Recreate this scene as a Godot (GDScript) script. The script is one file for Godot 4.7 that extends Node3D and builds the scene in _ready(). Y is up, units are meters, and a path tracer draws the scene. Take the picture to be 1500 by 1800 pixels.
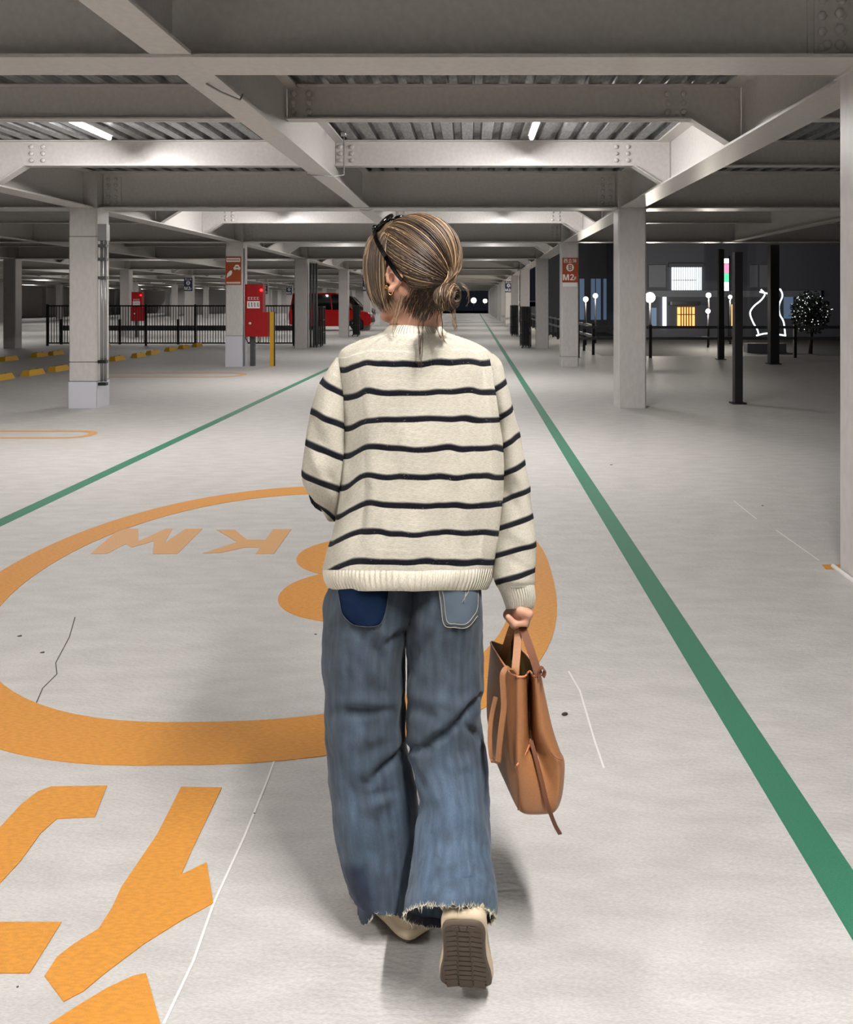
extends Node3D
# A woman walks away down the aisle of a steel-framed car park at night.
# World: camera at x = 0, aisle along -z, floor at y = 0, metres.

const FOC := 1444.0
const PX := 830.0
const PY := 530.0
const EYE := 1.43

var M := {}
var used := {}
var rng := RandomNumberGenerator.new()
var bolt_mesh: ArrayMesh
var column_mesh: ArrayMesh

# ---------------------------------------------------------------- helpers
func W(px: float, py: float, d: float) -> Vector3:      # a point seen in the photograph, at a real distance d
	return Vector3((px - PX) * d / FOC, EYE - (py - PY) * d / FOC, -d)

func FP(px: float, py: float, y := 0.0) -> Vector3:      # a point on the floor
	var d := FOC * (EYE - y) / (py - PY)
	return Vector3((px - PX) * d / FOC, y, -d)

func numbered(n: String) -> String:
	var k: int = used.get(n, 0)
	used[n] = k + 1
	return n if k == 0 else "%s_%03d" % [n, k]

func tag(o: Node, label: String, category: String, group := "") -> Node:
	o.set_meta("label", label)
	o.set_meta("category", category)
	if group != "":
		o.set_meta("group", group)
	return o

func thing(called: String, label: String, category: String, at := Vector3.ZERO, turn := 0.0, group := "") -> Node3D:
	var o := Node3D.new()
	o.name = numbered(called)
	add_child(o)
	o.position = at
	o.rotation.y = turn
	tag(o, label, category, group)
	return o

func tool() -> SurfaceTool:
	var st := SurfaceTool.new()
	st.begin(Mesh.PRIMITIVE_TRIANGLES)
	return st

func finish(st: SurfaceTool, mat: Material, tangents := false) -> ArrayMesh:
	st.generate_normals()
	if tangents:
		st.generate_tangents()
	var m := st.commit()
	m.surface_set_material(0, mat)
	return m

func put(called: String, mesh: Mesh, parent: Node, at := Vector3.ZERO) -> MeshInstance3D:
	var o := MeshInstance3D.new()
	o.name = called
	o.mesh = mesh
	o.position = at
	parent.add_child(o, true)
	return o

func obj(called: String, st: SurfaceTool, mat: Material, parent: Node, at := Vector3.ZERO) -> MeshInstance3D:
	return put(called, finish(st, mat), parent, at)

func struct(called: String) -> Node3D:
	var o := Node3D.new()
	o.name = called
	add_child(o)
	o.set_meta("kind", "structure")
	return o

func tri(st: SurfaceTool, a: Vector3, b: Vector3, c: Vector3) -> void:
	st.set_uv(Vector2(a.x, a.z)); st.add_vertex(a)
	st.set_uv(Vector2(b.x, b.z)); st.add_vertex(b)
	st.set_uv(Vector2(c.x, c.z)); st.add_vertex(c)

func quad(st: SurfaceTool, a: Vector3, b: Vector3, c: Vector3, d: Vector3) -> void:
	st.set_uv(Vector2(0, 0)); st.add_vertex(a)
	st.set_uv(Vector2(1, 0)); st.add_vertex(b)
	st.set_uv(Vector2(1, 1)); st.add_vertex(c)
	st.set_uv(Vector2(0, 0)); st.add_vertex(a)
	st.set_uv(Vector2(1, 1)); st.add_vertex(c)
	st.set_uv(Vector2(0, 1)); st.add_vertex(d)

# eight corners: bottom ring then top ring, both counter-clockwise seen from above
func hexa(st: SurfaceTool, p: Array) -> void:
	st.set_smooth_group(-1)
	quad(st, p[4], p[7], p[6], p[5])
	quad(st, p[0], p[1], p[2], p[3])
	for i in 4:
		var j := (i + 1) % 4
		quad(st, p[i], p[i + 4], p[j + 4], p[j])

func box(st: SurfaceTool, c: Vector3, s: Vector3, b := Basis.IDENTITY) -> void:
	var h := s / 2.0
	var p := []
	for y in [-1.0, 1.0]:
		for q in [[-1.0, 1.0], [1.0, 1.0], [1.0, -1.0], [-1.0, -1.0]]:
			p.append(c + b * Vector3(q[0] * h.x, y * h.y, q[1] * h.z))
	hexa(st, p)

# box from a to b (centres of the bottom edge), w across, h up
func bar(st: SurfaceTool, a: Vector3, b: Vector3, w: float, h: float, lift := 0.0) -> void:
	var dir := (b - a).normalized()
	var s := dir.cross(Vector3.UP).normalized() * w / 2.0
	var u := Vector3(0, lift, 0)
	var v := Vector3(0, lift + h, 0)
	hexa(st, [a - s + u, a + s + u, b + s + u, b - s + u, a - s + v, a + s + v, b + s + v, b - s + v])

func ibeam(st: SurfaceTool, a: Vector3, b: Vector3, depth: float, fw: float, tf := 0.018, tw := 0.014) -> void:
	bar(st, a, b, fw, tf)
	bar(st, a, b, tw, depth - 2 * tf, tf)
	bar(st, a, b, fw, tf, depth - tf)

# polygon in the plane (ex, ey) at o, pushed along n by depth
func prism(st: SurfaceTool, poly: PackedVector2Array, o: Vector3, ex: Vector3, ey: Vector3, n: Vector3) -> void:
	st.set_smooth_group(-1)
	var pts := poly
	if (ex.cross(ey).dot(n) > 0) == Geometry2D.is_polygon_clockwise(pts):
		pts = poly.duplicate()
		pts.reverse()
	var t := Geometry2D.triangulate_polygon(pts)
	var q := PackedVector3Array()
	for p in pts:
		q.append(o + ex * p.x + ey * p.y)
	for i in range(0, t.size(), 3):
		var a := q[t[i]]; var b := q[t[i + 1]]; var c := q[t[i + 2]]
		if (b - a).cross(c - a).dot(n) > 0:
			var s := b; b = c; c = s
		tri(st, a + n, b + n, c + n)      # clockwise seen from +n
		tri(st, a, c, b)
	for i in q.size():
		var j := (i + 1) % q.size()
		quad(st, q[i], q[i] + n, q[j] + n, q[j])

func tube(st: SurfaceTool, pts: Array, r0: float, r1 := -1.0, sides := 8, flat := 1.0) -> void:
	if r1 < 0.0:
		r1 = r0
	st.set_smooth_group(0)
	var n := pts.size()
	var rows := []
	var side := Vector3.ZERO
	for i in n:
		var t: Vector3 = (pts[mini(i + 1, n - 1)] - pts[maxi(i - 1, 0)]).normalized()
		if side == Vector3.ZERO:
			side = t.cross(Vector3.UP if absf(t.y) < 0.9 else Vector3.RIGHT).normalized()
		side = (side - t * side.dot(t)).normalized()
		var up := side.cross(t)
		var r := lerpf(r0, r1, float(i) / maxf(1.0, n - 1))
		var row := PackedVector3Array()
		for k in sides:
			var a := TAU * k / sides
			row.append(pts[i] + side * cos(a) * r + up * sin(a) * r * flat)
		rows.append(row)
	sheet(st, rows, true)
	for e in [0, n - 1]:
		for k in range(1, sides - 1):
			var row: PackedVector3Array = rows[e]
			if e == 0:
				tri(st, row[0], row[k], row[k + 1])
			else:
				tri(st, row[0], row[k + 1], row[k])

# rows of points joined into a skin; uv by index unless given
func sheet(st: SurfaceTool, rows: Array, closed: bool, uvs := [], cols := []) -> void:
	var n: int = rows[0].size()
	var last := n if closed else n - 1
	for i in rows.size() - 1:
		for j in last:
			var k := (j + 1) % n
			for q in [[i, j, j], [i + 1, j, j], [i + 1, k, j + 1], [i, j, j], [i + 1, k, j + 1], [i, k, j + 1]]:
				if uvs.size():
					st.set_uv(uvs[q[0]][q[2]])
				else:
					st.set_uv(Vector2(float(q[2]) / last, float(q[0]) / (rows.size() - 1)))
				if cols.size():
					st.set_color(cols[q[0]][q[1]])
				st.add_vertex(rows[q[0]][q[1]])

func lathe(st: SurfaceTool, prof: Array, c: Vector3, sides := 20, b := Basis.IDENTITY) -> void:
	st.set_smooth_group(0)
	var rows := []
	for p in prof:
		var row := PackedVector3Array()
		for k in sides:
			var a := TAU * k / sides
			row.append(c + b * Vector3(cos(a) * p[0], p[1], -sin(a) * p[0]))
		rows.append(row)
	rows.reverse()
	sheet(st, rows, true)

func ball(st: SurfaceTool, c: Vector3, r: Vector3, b := Basis.IDENTITY, sides := 14) -> void:
	st.set_smooth_group(0)
	var rows := []
	for i in range(0, 9):
		var v := PI * i / 8.0
		var row := PackedVector3Array()
		for k in sides:
			var a := TAU * k / sides
			row.append(c + b * Vector3(cos(a) * sin(v) * r.x, cos(v) * r.y, -sin(a) * sin(v) * r.z))
		rows.append(row)
	sheet(st, rows, true)

func spline(p: Array, t: float) -> Variant:       # Catmull-Rom through numbers or vectors, t in 0..size-1
	var n := p.size()
	var i := clampi(int(t), 0, n - 2)
	var f := t - i
	var a = p[maxi(i - 1, 0)]; var b = p[i]; var c = p[i + 1]; var d = p[mini(i + 2, n - 1)]
	return b + (c - a) * (0.5 * f) + (a * 2.0 - b * 5.0 + c * 4.0 - d) * (0.5 * f * f) + (b * 3.0 - c * 3.0 + d - a) * (0.5 * f * f * f)

func smooth(p: Array, n: int) -> Array:
	var out := []
	for i in n:
		out.append(spline(p, float(i) / (n - 1) * (p.size() - 1)))
	return out

# ---------------------------------------------------------------- signed distance bodies
var grid_lo: Vector3
var grid_n: Vector3i
var cellsize: float
var field: PackedFloat32Array

# prims: [a, b, ra, rb] tapered capsules, or [centre, basis, radii] ellipsoids; a trailing true cuts away
func sdf_mesh(st: SurfaceTool, prims: Array, cell: float, k: float) -> void:
	var lo := Vector3(1e9, 1e9, 1e9)
	var hi := -lo
	for p in prims:
		var bb := bounds(p)
		lo = lo.min(bb[0]); hi = hi.max(bb[1])
	lo -= Vector3.ONE * cell * 3; hi += Vector3.ONE * cell * 3
	var n := Vector3i(((hi - lo) / cell).ceil()) + Vector3i.ONE
	var f := PackedFloat32Array()
	f.resize(n.x * n.y * n.z)
	f.fill(1.0)
	var sx := n.y * n.z
	for p in prims:
		var bb := bounds(p)
		var m := Vector3.ONE * (k + cell * 2)
		var i0 := Vector3i(((bb[0] - m - lo) / cell).floor()).clamp(Vector3i.ZERO, n - Vector3i.ONE)
		var i1 := Vector3i(((bb[1] + m - lo) / cell).ceil()).clamp(Vector3i.ZERO, n - Vector3i.ONE)
		var cut: bool = p[p.size() - 1] is bool
		var ell: bool = p[1] is Basis
		var a: Vector3 = p[0]
		var ab := Vector3.ZERO
		var l2 := 1.0
		var ra := 0.0
		var rb := 0.0
		var inv := Basis.IDENTITY
		var rad := Vector3.ONE
		if ell:
			inv = (p[1] as Basis).transposed()
			rad = p[2]
		else:
			ab = p[1] - a
			l2 = maxf(ab.length_squared(), 1e-9)
			ra = p[2]; rb = p[3]
		for x in range(i0.x, i1.x + 1):
			for y in range(i0.y, i1.y + 1):
				var at := x * sx + y * n.z
				for z in range(i0.z, i1.z + 1):
					var q := lo + Vector3(x, y, z) * cell - a
					var d: float
					if ell:
						q = inv * q
						var k0 := (q / rad).length()
						var k1 := (q / (rad * rad)).length()
						d = k0 * (k0 - 1.0) / maxf(k1, 1e-6)
					else:
						var t := clampf(q.dot(ab) / l2, 0.0, 1.0)
						d = (q - ab * t).length() - lerpf(ra, rb, t)
					var g := f[at + z]
					if cut:
						f[at + z] = maxf(g, -d)
					else:
						var h := maxf(k - absf(g - d), 0.0) / k
						f[at + z] = minf(g, d) - h * h * k * 0.25
	# surface nets
	var ids := {}
	var off := [0, 1, n.z, n.z + 1, sx, sx + 1, sx + n.z, sx + n.z + 1]
	var edges := [[0, 1], [2, 3], [4, 5], [6, 7], [0, 2], [1, 3], [4, 6], [5, 7], [0, 4], [1, 5], [2, 6], [3, 7]]
	for x in n.x - 1:
		for y in n.y - 1:
			var at0 := x * sx + y * n.z
			for z in n.z - 1:
				var at := at0 + z
				var first := f[at] < 0.0
				if (f[at + 1] < 0.0) == first and (f[at + n.z] < 0.0) == first and (f[at + n.z + 1] < 0.0) == first and (f[at + sx] < 0.0) == first and (f[at + sx + 1] < 0.0) == first and (f[at + sx + n.z] < 0.0) == first and (f[at + sx + n.z + 1] < 0.0) == first:
					continue
				var s := Vector3.ZERO
				var c := 0
				for e in edges:
					var va := f[at + off[e[0]]]
					var vb := f[at + off[e[1]]]
					if (va < 0.0) != (vb < 0.0):
						var t := va / (va - vb)
						var pa := Vector3((e[0] >> 2) & 1, (e[0] >> 1) & 1, e[0] & 1)
						var pb := Vector3((e[1] >> 2) & 1, (e[1] >> 1) & 1, e[1] & 1)
						s += pa.lerp(pb, t)
						c += 1
				ids[at] = lo + (Vector3(x, y, z) + s / c) * cell
	st.set_smooth_group(0)
	for at in ids:
		for ax in 3:
			var step: int = [sx, n.z, 1][ax]
			var o1: int = [n.z, 1, sx][ax]
			var o2: int = [1, sx, n.z][ax]
			var va := f[at]
			var vb := f[at + step]
			if (va < 0.0) == (vb < 0.0) or not (ids.has(at - o1) and ids.has(at - o2) and ids.has(at - o1 - o2)):
				continue
			var a: Vector3 = ids[at]; var b: Vector3 = ids[at - o1]; var c2: Vector3 = ids[at - o1 - o2]; var d2: Vector3 = ids[at - o2]
			if va < 0.0:
				tri(st, a, d2, c2); tri(st, a, c2, b)
			else:
				tri(st, a, b, c2); tri(st, a, c2, d2)

func bounds(p: Array) -> Array:
	if p[1] is Basis:
		var r: float = maxf(p[2].x, maxf(p[2].y, p[2].z))
		return [p[0] - Vector3.ONE * r, p[0] + Vector3.ONE * r]
	var r2 := Vector3.ONE * maxf(p[2], p[3])
	return [p[0].min(p[1]) - r2, p[0].max(p[1]) + r2]

# ---------------------------------------------------------------- materials
func mat(c: Color, rough := 0.6, metal := 0.0) -> StandardMaterial3D:
	var m := StandardMaterial3D.new()
	m.albedo_color = c
	m.roughness = rough
	m.metallic = metal
	return m

func noise(freq: float, seed_: int, oct := 4, type := FastNoiseLite.TYPE_SIMPLEX_SMOOTH) -> FastNoiseLite:
	var n := FastNoiseLite.new()
	n.noise_type = type
	n.frequency = freq
	n.seed = seed_
	n.fractal_octaves = oct
	return n

func noise_tex(freq: float, seed_: int, lo: Color, hi: Color, size := 512, oct := 4) -> NoiseTexture2D:
	var t := NoiseTexture2D.new()
	t.width = size; t.height = size
	t.seamless = true
	t.noise = noise(freq, seed_, oct)
	var g := Gradient.new()
	g.colors = PackedColorArray([lo, hi])
	g.offsets = PackedFloat32Array([0.15, 0.85])
	t.color_ramp = g
	return t

func tri_mat(c: Color, rough: float, tex: Texture2D, scale: Vector3, bump := 0.0, bump_tex: Texture2D = null) -> StandardMaterial3D:
	var m := mat(c, rough)
	m.albedo_texture = tex
	m.uv1_triplanar = true
	m.uv1_world_triplanar = true
	m.uv1_scale = scale
	if bump > 0.0:
		m.heightmap_enabled = true
		m.heightmap_scale = bump
		m.heightmap_texture = bump_tex if bump_tex else tex
	return m

func glow(c: Color, e: float) -> StandardMaterial3D:
	var m := mat(c, 0.5)
	m.emission_enabled = true
	m.emission = c
	m.emission_energy_multiplier = e
	return m

func knit_image(stripe: bool) -> ImageTexture:
	var s := 512
	var im := Image.create(s, s, false, Image.FORMAT_RGB8)
	var n1 := noise(0.05, 5, 3)
	var n2 := noise(0.35, 9, 2)
	var cream := Color(0.965, 0.945, 0.895)
	var shade := Color(0.80, 0.77, 0.695)
	var navy := Color(0.04, 0.048, 0.10)
	for y in s:
		var v := float(y) / s
		var dv := minf(v, 1.0 - v)            # distance to the stripe's middle
		for x in s:
			var a := TAU * x / s
			var w := n2.get_noise_2d(x, y * 0.35)
			var f := n1.get_noise_3d(cos(a) * 81.0, sin(a) * 81.0, y * 1.7) * 0.9 + w * 0.75
			var c := cream.lerp(shade, clampf(0.36 + f * 0.8, 0.0, 1.0))
			if stripe:
				var up := 1.0 if v > 0.5 else 0.0      # the brushed pile smears the upper edge
				var edge := 0.074 + w * 0.02
				var k := 1.0 - smoothstep(edge - 0.006, edge + 0.014 + up * 0.085, dv)
				k = maxf(k, 0.0)
				c = c.lerp(navy, clampf(k, 0.0, 1.0))
			im.set_pixel(x, y, c)
	return ImageTexture.create_from_image(im)

func denim_image() -> ImageTexture:
	var s := 512
	var im := Image.create(s, s, false, Image.FORMAT_RGB8)
	var n1 := noise(0.03, 21, 4)
	var n2 := noise(0.5, 22, 2)
	for y in s:
		for x in s:
			var a := TAU * x / s
			var f := n1.get_noise_3d(cos(a) * 81.0, sin(a) * 81.0, absf(y - 256.0) * 0.16)
			var g := n2.get_noise_2d(x, y * 0.12)
			var twill := 0.5 + 0.5 * sin((x + y) * TAU / 4.0)
			var k := clampf(0.60 + f * 0.42 + g * 0.22 + twill * 0.06, 0.0, 1.0)
			im.set_pixel(x, y, Color(0.55, 0.58, 0.62).lerp(Color(1, 1, 1), k))
	return ImageTexture.create_from_image(im)

func rib_image() -> ImageTexture:
	var im := Image.create(64, 8, false, Image.FORMAT_RGB8)
	for x in 64:
		var v := 0.5 + 0.5 * cos(TAU * x / 16.0)
		for y in 8:
			im.set_pixel(x, y, Color(v, v, v))
	return ImageTexture.create_from_image(im)

func make_materials() -> void:
	var speck := noise_tex(0.35, 3, Color(0.82, 0.82, 0.82), Color(1, 1, 1), 512, 3)
	var grain := noise_tex(0.06, 4, Color(0.955, 0.955, 0.955), Color(1, 1, 1), 512, 5)
	var fl := tri_mat(Color(0.775, 0.765, 0.75), 0.6, noise_tex(0.03, 11, Color(0.935, 0.933, 0.93), Color(1, 1, 1), 1024, 7), Vector3(0.11, 0.5, 0.3), 0.09, noise_tex(0.25, 12, Color(0, 0, 0), Color(1, 1, 1), 1024, 3))
	fl.detail_enabled = true
	fl.detail_blend_mode = BaseMaterial3D.BLEND_MODE_MUL
	fl.detail_albedo = noise_tex(0.12, 13, Color(0.88, 0.878, 0.875), Color(1, 1, 1), 1024, 6)
	fl.detail_uv_layer = BaseMaterial3D.DETAIL_UV_2
	fl.uv2_triplanar = true
	fl.uv2_world_triplanar = true
	fl.uv2_scale = Vector3(0.55, 1.2, 2.4)
	M.floor = fl
	fl.heightmap_scale = 0.22
	M.steel = tri_mat(Color(0.79, 0.775, 0.76), 0.34, grain, Vector3(0.6, 0.6, 0.6))
	M.baseguard = mat(Color(0.79, 0.79, 0.825), 0.42)
	M.column = tri_mat(Color(0.78, 0.765, 0.755), 0.38, grain, Vector3(0.5, 0.2, 0.5))
	M.deck = tri_mat(Color(0.62, 0.63, 0.635), 0.38, noise_tex(0.04, 17, Color(0.72, 0.72, 0.72), Color(1, 1, 1)), Vector3(1.2, 1, 0.3))
	M.deck.metallic = 0.45
	M.slab = mat(Color(0.45, 0.45, 0.44), 0.9)
	M.green = tri_mat(Color(0.175, 0.49, 0.365), 0.6, speck, Vector3(1, 1, 3), 0.1, fl.heightmap_texture)
	M.orange = tri_mat(Color(0.825, 0.555, 0.185), 0.62, noise_tex(0.1, 19, Color(0.89, 0.89, 0.89), Color(1, 1, 1), 512, 5), Vector3(0.7, 1, 2.1), 0.09, fl.heightmap_texture)
	M.faded = tri_mat(Color(0.84, 0.63, 0.40), 0.62, speck, Vector3(0.6, 1, 2.4))
	M.pale = mat(Color(0.84, 0.83, 0.81), 0.7)
	M.crack = mat(Color(0.27, 0.26, 0.25), 0.9)
	M.rail = mat(Color(0.075, 0.078, 0.085), 0.5, 0.2)
	M.darkpost = mat(Color(0.11, 0.105, 0.11), 0.5)
	M.greyrail = mat(Color(0.33, 0.335, 0.34), 0.45, 0.4)
	M.pipe = mat(Color(0.62, 0.62, 0.62), 0.3, 0.6)
	M.dark = mat(Color(0.03, 0.03, 0.035), 0.4)
	M.black = mat(Color(0.012, 0.012, 0.014), 0.12)
	M.red = mat(Color(0.62, 0.02, 0.05), 0.35)
	M.carred = mat(Color(0.60, 0.03, 0.045), 0.18)
	M.carwhite = mat(Color(0.86, 0.86, 0.86), 0.2)
	M.glass = mat(Color(0.02, 0.022, 0.026), 0.06)
	M.tyre = mat(Color(0.025, 0.025, 0.025), 0.8)
	M.chrome = mat(Color(0.75, 0.75, 0.76), 0.2, 0.9)
	M.yellow = tri_mat(Color(0.86, 0.66, 0.13), 0.6, speck, Vector3(2, 2, 2))
	M.white = mat(Color(0.88, 0.87, 0.85), 0.5)
	M.signorange = mat(Color(0.61, 0.27, 0.13), 0.4)
	M.signblue = mat(Color(0.10, 0.125, 0.30), 0.4)
	M.housing = mat(Color(0.85, 0.85, 0.85), 0.4)
	M.tube = glow(Color(1.0, 0.985, 0.965), 9.0)
	M.redlamp = glow(Color(1.0, 0.12, 0.14), 3.0)
	M.skin = mat(Color(0.72, 0.535, 0.44), 0.5)
	M.skin.subsurf_scatter_enabled = true
	M.skin.subsurf_scatter_strength = 0.04
	var kn := mat(Color(0.97, 0.965, 0.95), 0.95)
	kn.albedo_texture = knit_image(true)
	kn.rim_enabled = true
	kn.rim = 0.16
	kn.heightmap_enabled = true
	kn.heightmap_scale = 0.24
	kn.heightmap_texture = noise_tex(0.22, 31, Color(0, 0, 0), Color(1, 1, 1), 512, 3)
	kn.metallic_specular = 0.2
	M.knit = kn
	var rb: StandardMaterial3D = kn.duplicate()
	rb.albedo_texture = knit_image(false)
	rb.heightmap_texture = rib_image()
	rb.heightmap_scale = 0.35
	M.rib = rb
	var dn := mat(Color.WHITE, 0.85)
	dn.albedo_texture = denim_image()
	dn.vertex_color_use_as_albedo = true
	dn.uv1_scale = Vector3(2, 3, 1)
	dn.rim_enabled = true
	dn.rim = 0.15
	M.denim = dn
	M.pocket = mat(Color(0.055, 0.11, 0.20), 0.9)
	M.pocket.metallic_specular = 0.2
	M.pocketfade = mat(Color(0.29, 0.335, 0.38), 0.85)
	M.stitch = mat(Color(0.60, 0.57, 0.50), 0.8)
	M.stitchdark = mat(Color(0.20, 0.21, 0.24), 0.85)
	M.fray = mat(Color(0.86, 0.84, 0.76), 0.9)
	var hr := mat(Color.WHITE, 0.52)
	hr.vertex_color_use_as_albedo = true
	M.hair = hr
	M.leather = tri_mat(Color(0.625, 0.425, 0.27), 0.42, noise_tex(0.12, 41, Color(0.86, 0.85, 0.84), Color(1, 1, 1)), Vector3(5, 5, 5), 0.03, noise_tex(0.5, 42, Color(0, 0, 0), Color(1, 1, 1)))
	M.leatherdark = mat(Color(0.40, 0.235, 0.14), 0.55)
	M.lining = mat(Color(0.70, 0.62, 0.47), 0.85)
	M.piping = mat(Color(0.70, 0.45, 0.30), 0.5)
	M.sole = tri_mat(Color(0.36, 0.305, 0.26), 0.8, grain, Vector3(12, 12, 12))
	M.midsole = mat(Color(0.80, 0.735, 0.62), 0.7)
	M.suede = mat(Color(0.72, 0.65, 0.54), 0.85)
	M.gold = mat(Color(0.85, 0.68, 0.42), 0.25, 1.0)
	M.facade = mat(Color(0.30, 0.31, 0.35), 0.7)
	M.facadelight = mat(Color(0.42, 0.44, 0.48), 0.6)
	M.window = glow(Color(0.93, 0.98, 1.0), 0.95)
	M.windowdim = glow(Color(0.45, 0.55, 0.68), 0.14)
	M.warm = glow(Color(1.0, 0.72, 0.42), 0.75)
	M.lampglobe = glow(Color(1.0, 0.97, 0.9), 7.0)
	M.pink = glow(Color(0.92, 0.42, 0.55), 0.8)
	M.mint = glow(Color(0.25, 0.72, 0.5), 0.7)
	M.lilac = glow(Color(0.72, 0.72, 0.98), 0.8)
	M.leaf = mat(Color(0.10, 0.13, 0.08), 0.6)
	M.bark = mat(Color(0.12, 0.09, 0.07), 0.9)
	M.ground = mat(Color(0.12, 0.12, 0.125), 0.8)
	M.eye = mat(Color(0.9, 0.9, 0.88), 0.2)
	M.iris = mat(Color(0.10, 0.06, 0.04), 0.2)
	M.lip = mat(Color(0.65, 0.32, 0.29), 0.45)
	M.leaffall = mat(Color(0.22, 0.19, 0.17), 0.9)

# ---------------------------------------------------------------- the building's grid
const ROWS := [-9.8, -2.8, 4.2, 11.2, 18.2, 25.2, 33.5, 41.0, 48.5, 56.0, 63.5, 71.0, 78.5, 86.0, 93.5, 98.0]
const LINES := [-40.8, -31.9, -23.0, -14.1, -5.22, 2.15, 9.4]

func under(z: float) -> float:                      # height of the girders' bottom flange: the deck falls towards the camera
	return EYE + clampf(1.17 + 0.0075 * z, 1.15, 1.305)

func _ready() -> void:
	rng.seed = 7
	# camera
	var cam := Camera3D.new()
	cam.name = "camera"
	cam.projection = Camera3D.PROJECTION_FRUSTUM
	cam.near = 0.1
	cam.far = 300.0
	cam.size = 1800.0 / FOC * cam.near
	cam.frustum_offset = Vector2((750.0 - PX) / FOC * cam.near, -(900.0 - PY) / FOC * cam.near)
	cam.position = Vector3(0, EYE, 0)
	add_child(cam)
	cam.current = true
	# night sky, exposure
	var we := WorldEnvironment.new()
	we.name = "night"
	var env := Environment.new()
	env.background_mode = Environment.BG_COLOR
	env.background_color = Color(0.05, 0.055, 0.075)
	env.tonemap_mode = Environment.TONE_MAPPER_LINEAR
	env.tonemap_exposure = 1.9
	env.sdfgi_enabled = true
	env.ssao_enabled = true
	env.ssil_enabled = true
	we.environment = env
	add_child(we)
	make_materials()
	build_floor()
	build_ceiling()
	build_columns()
	build_lamps()
	build_person()
	build_bag()
	build_left_side()
	build_right_side()
	build_far_end()

func paint(called: String, pts: Array, m: Material, parent: Node, label := "", thick := 0.002) -> MeshInstance3D:
	var poly := PackedVector2Array()
	for p in pts:
		poly.append(Vector2(p.x, p.z) if p is Vector3 else p)
	var st := tool()
	prism(st, poly, Vector3.ZERO, Vector3.RIGHT, Vector3(0, 0, 1), Vector3(0, thick, 0))
	var o := obj(called, st, m, parent)
	if label != "":
		o.set_meta("label", label)
	return o

func ring_paint(called: String, c: Vector2, outer: Vector2, inner: Vector2, m: Material, parent: Node, label := "", shift := Vector2.ZERO, y := 0.002, sq := 0.97) -> void:
	var st := tool()
	st.set_smooth_group(-1)
	for i in 96:
		var p := []
		for q in [[i, outer, Vector2.ZERO], [i + 1, outer, Vector2.ZERO], [i + 1, inner, shift], [i, inner, shift]]:
			var a: float = TAU * q[0] / 96.0
			# a little squarer than an ellipse
			var ex: float = sq if cos(a) > 0.0 and sin(a) > 0.0 else 0.97
			var e := Vector2(signf(cos(a)) * pow(absf(cos(a)), ex), signf(sin(a)) * pow(absf(sin(a)), ex))
			var w: Vector2 = c + q[2] + e * q[1]
			p.append(Vector3(w.x, 0, w.y))
		var u := Vector3(0, y, 0)
		quad(st, p[0] + u, p[3] + u, p[2] + u, p[1] + u)
		quad(st, p[0], p[0] + u, p[1] + u, p[1])
		quad(st, p[2], p[2] + u, p[3] + u, p[3])
	var o := obj(called, st, m, parent)
	if label != "":
		o.set_meta("label", label)

func loop_paint(c: Vector2, half: Vector2, w: float, parent: Node, label: String) -> void:
	var st := tool()
	st.set_smooth_group(-1)
	for i in 60:
		var p := []
		for q in [[i, 0.0], [i + 1, 0.0], [i + 1, w], [i, w]]:
			var a: float = TAU * q[0] / 60.0
			var e: Vector2 = Vector2(cos(a), sin(a)) * (half.y - q[1])
			e.x += (half.x - half.y) * (1.0 if (i < 15 and q[0] <= 15) or i >= 45 else -1.0)
			p.append(Vector3(c.x + e.x, 0.002, c.y + e.y))
		quad(st, p[0], p[3], p[2], p[1])
	for s in [-1.0, 1.0]:
		var y: float = c.y + s * (half.y - w / 2.0)
		box(st, Vector3(c.x, 0.001, y), Vector3(2.0 * (half.x - half.y), 0.002, w))
	var o := obj("painted_loop", st, M.faded, parent)
	o.set_meta("label", label)

func strip(a: Vector3, b: Vector3, w: float) -> Array:
	var s := (b - a).normalized().cross(Vector3.UP) * w / 2.0
	return [a - s, b - s, b + s, a + s]

func zoomed(list: Array, ox: float, oy: float, k: float) -> Array:
	var out := []
	for p in list:
		out.append(FP(ox + p[0] / k, oy + p[1] / k))
	return out

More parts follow.
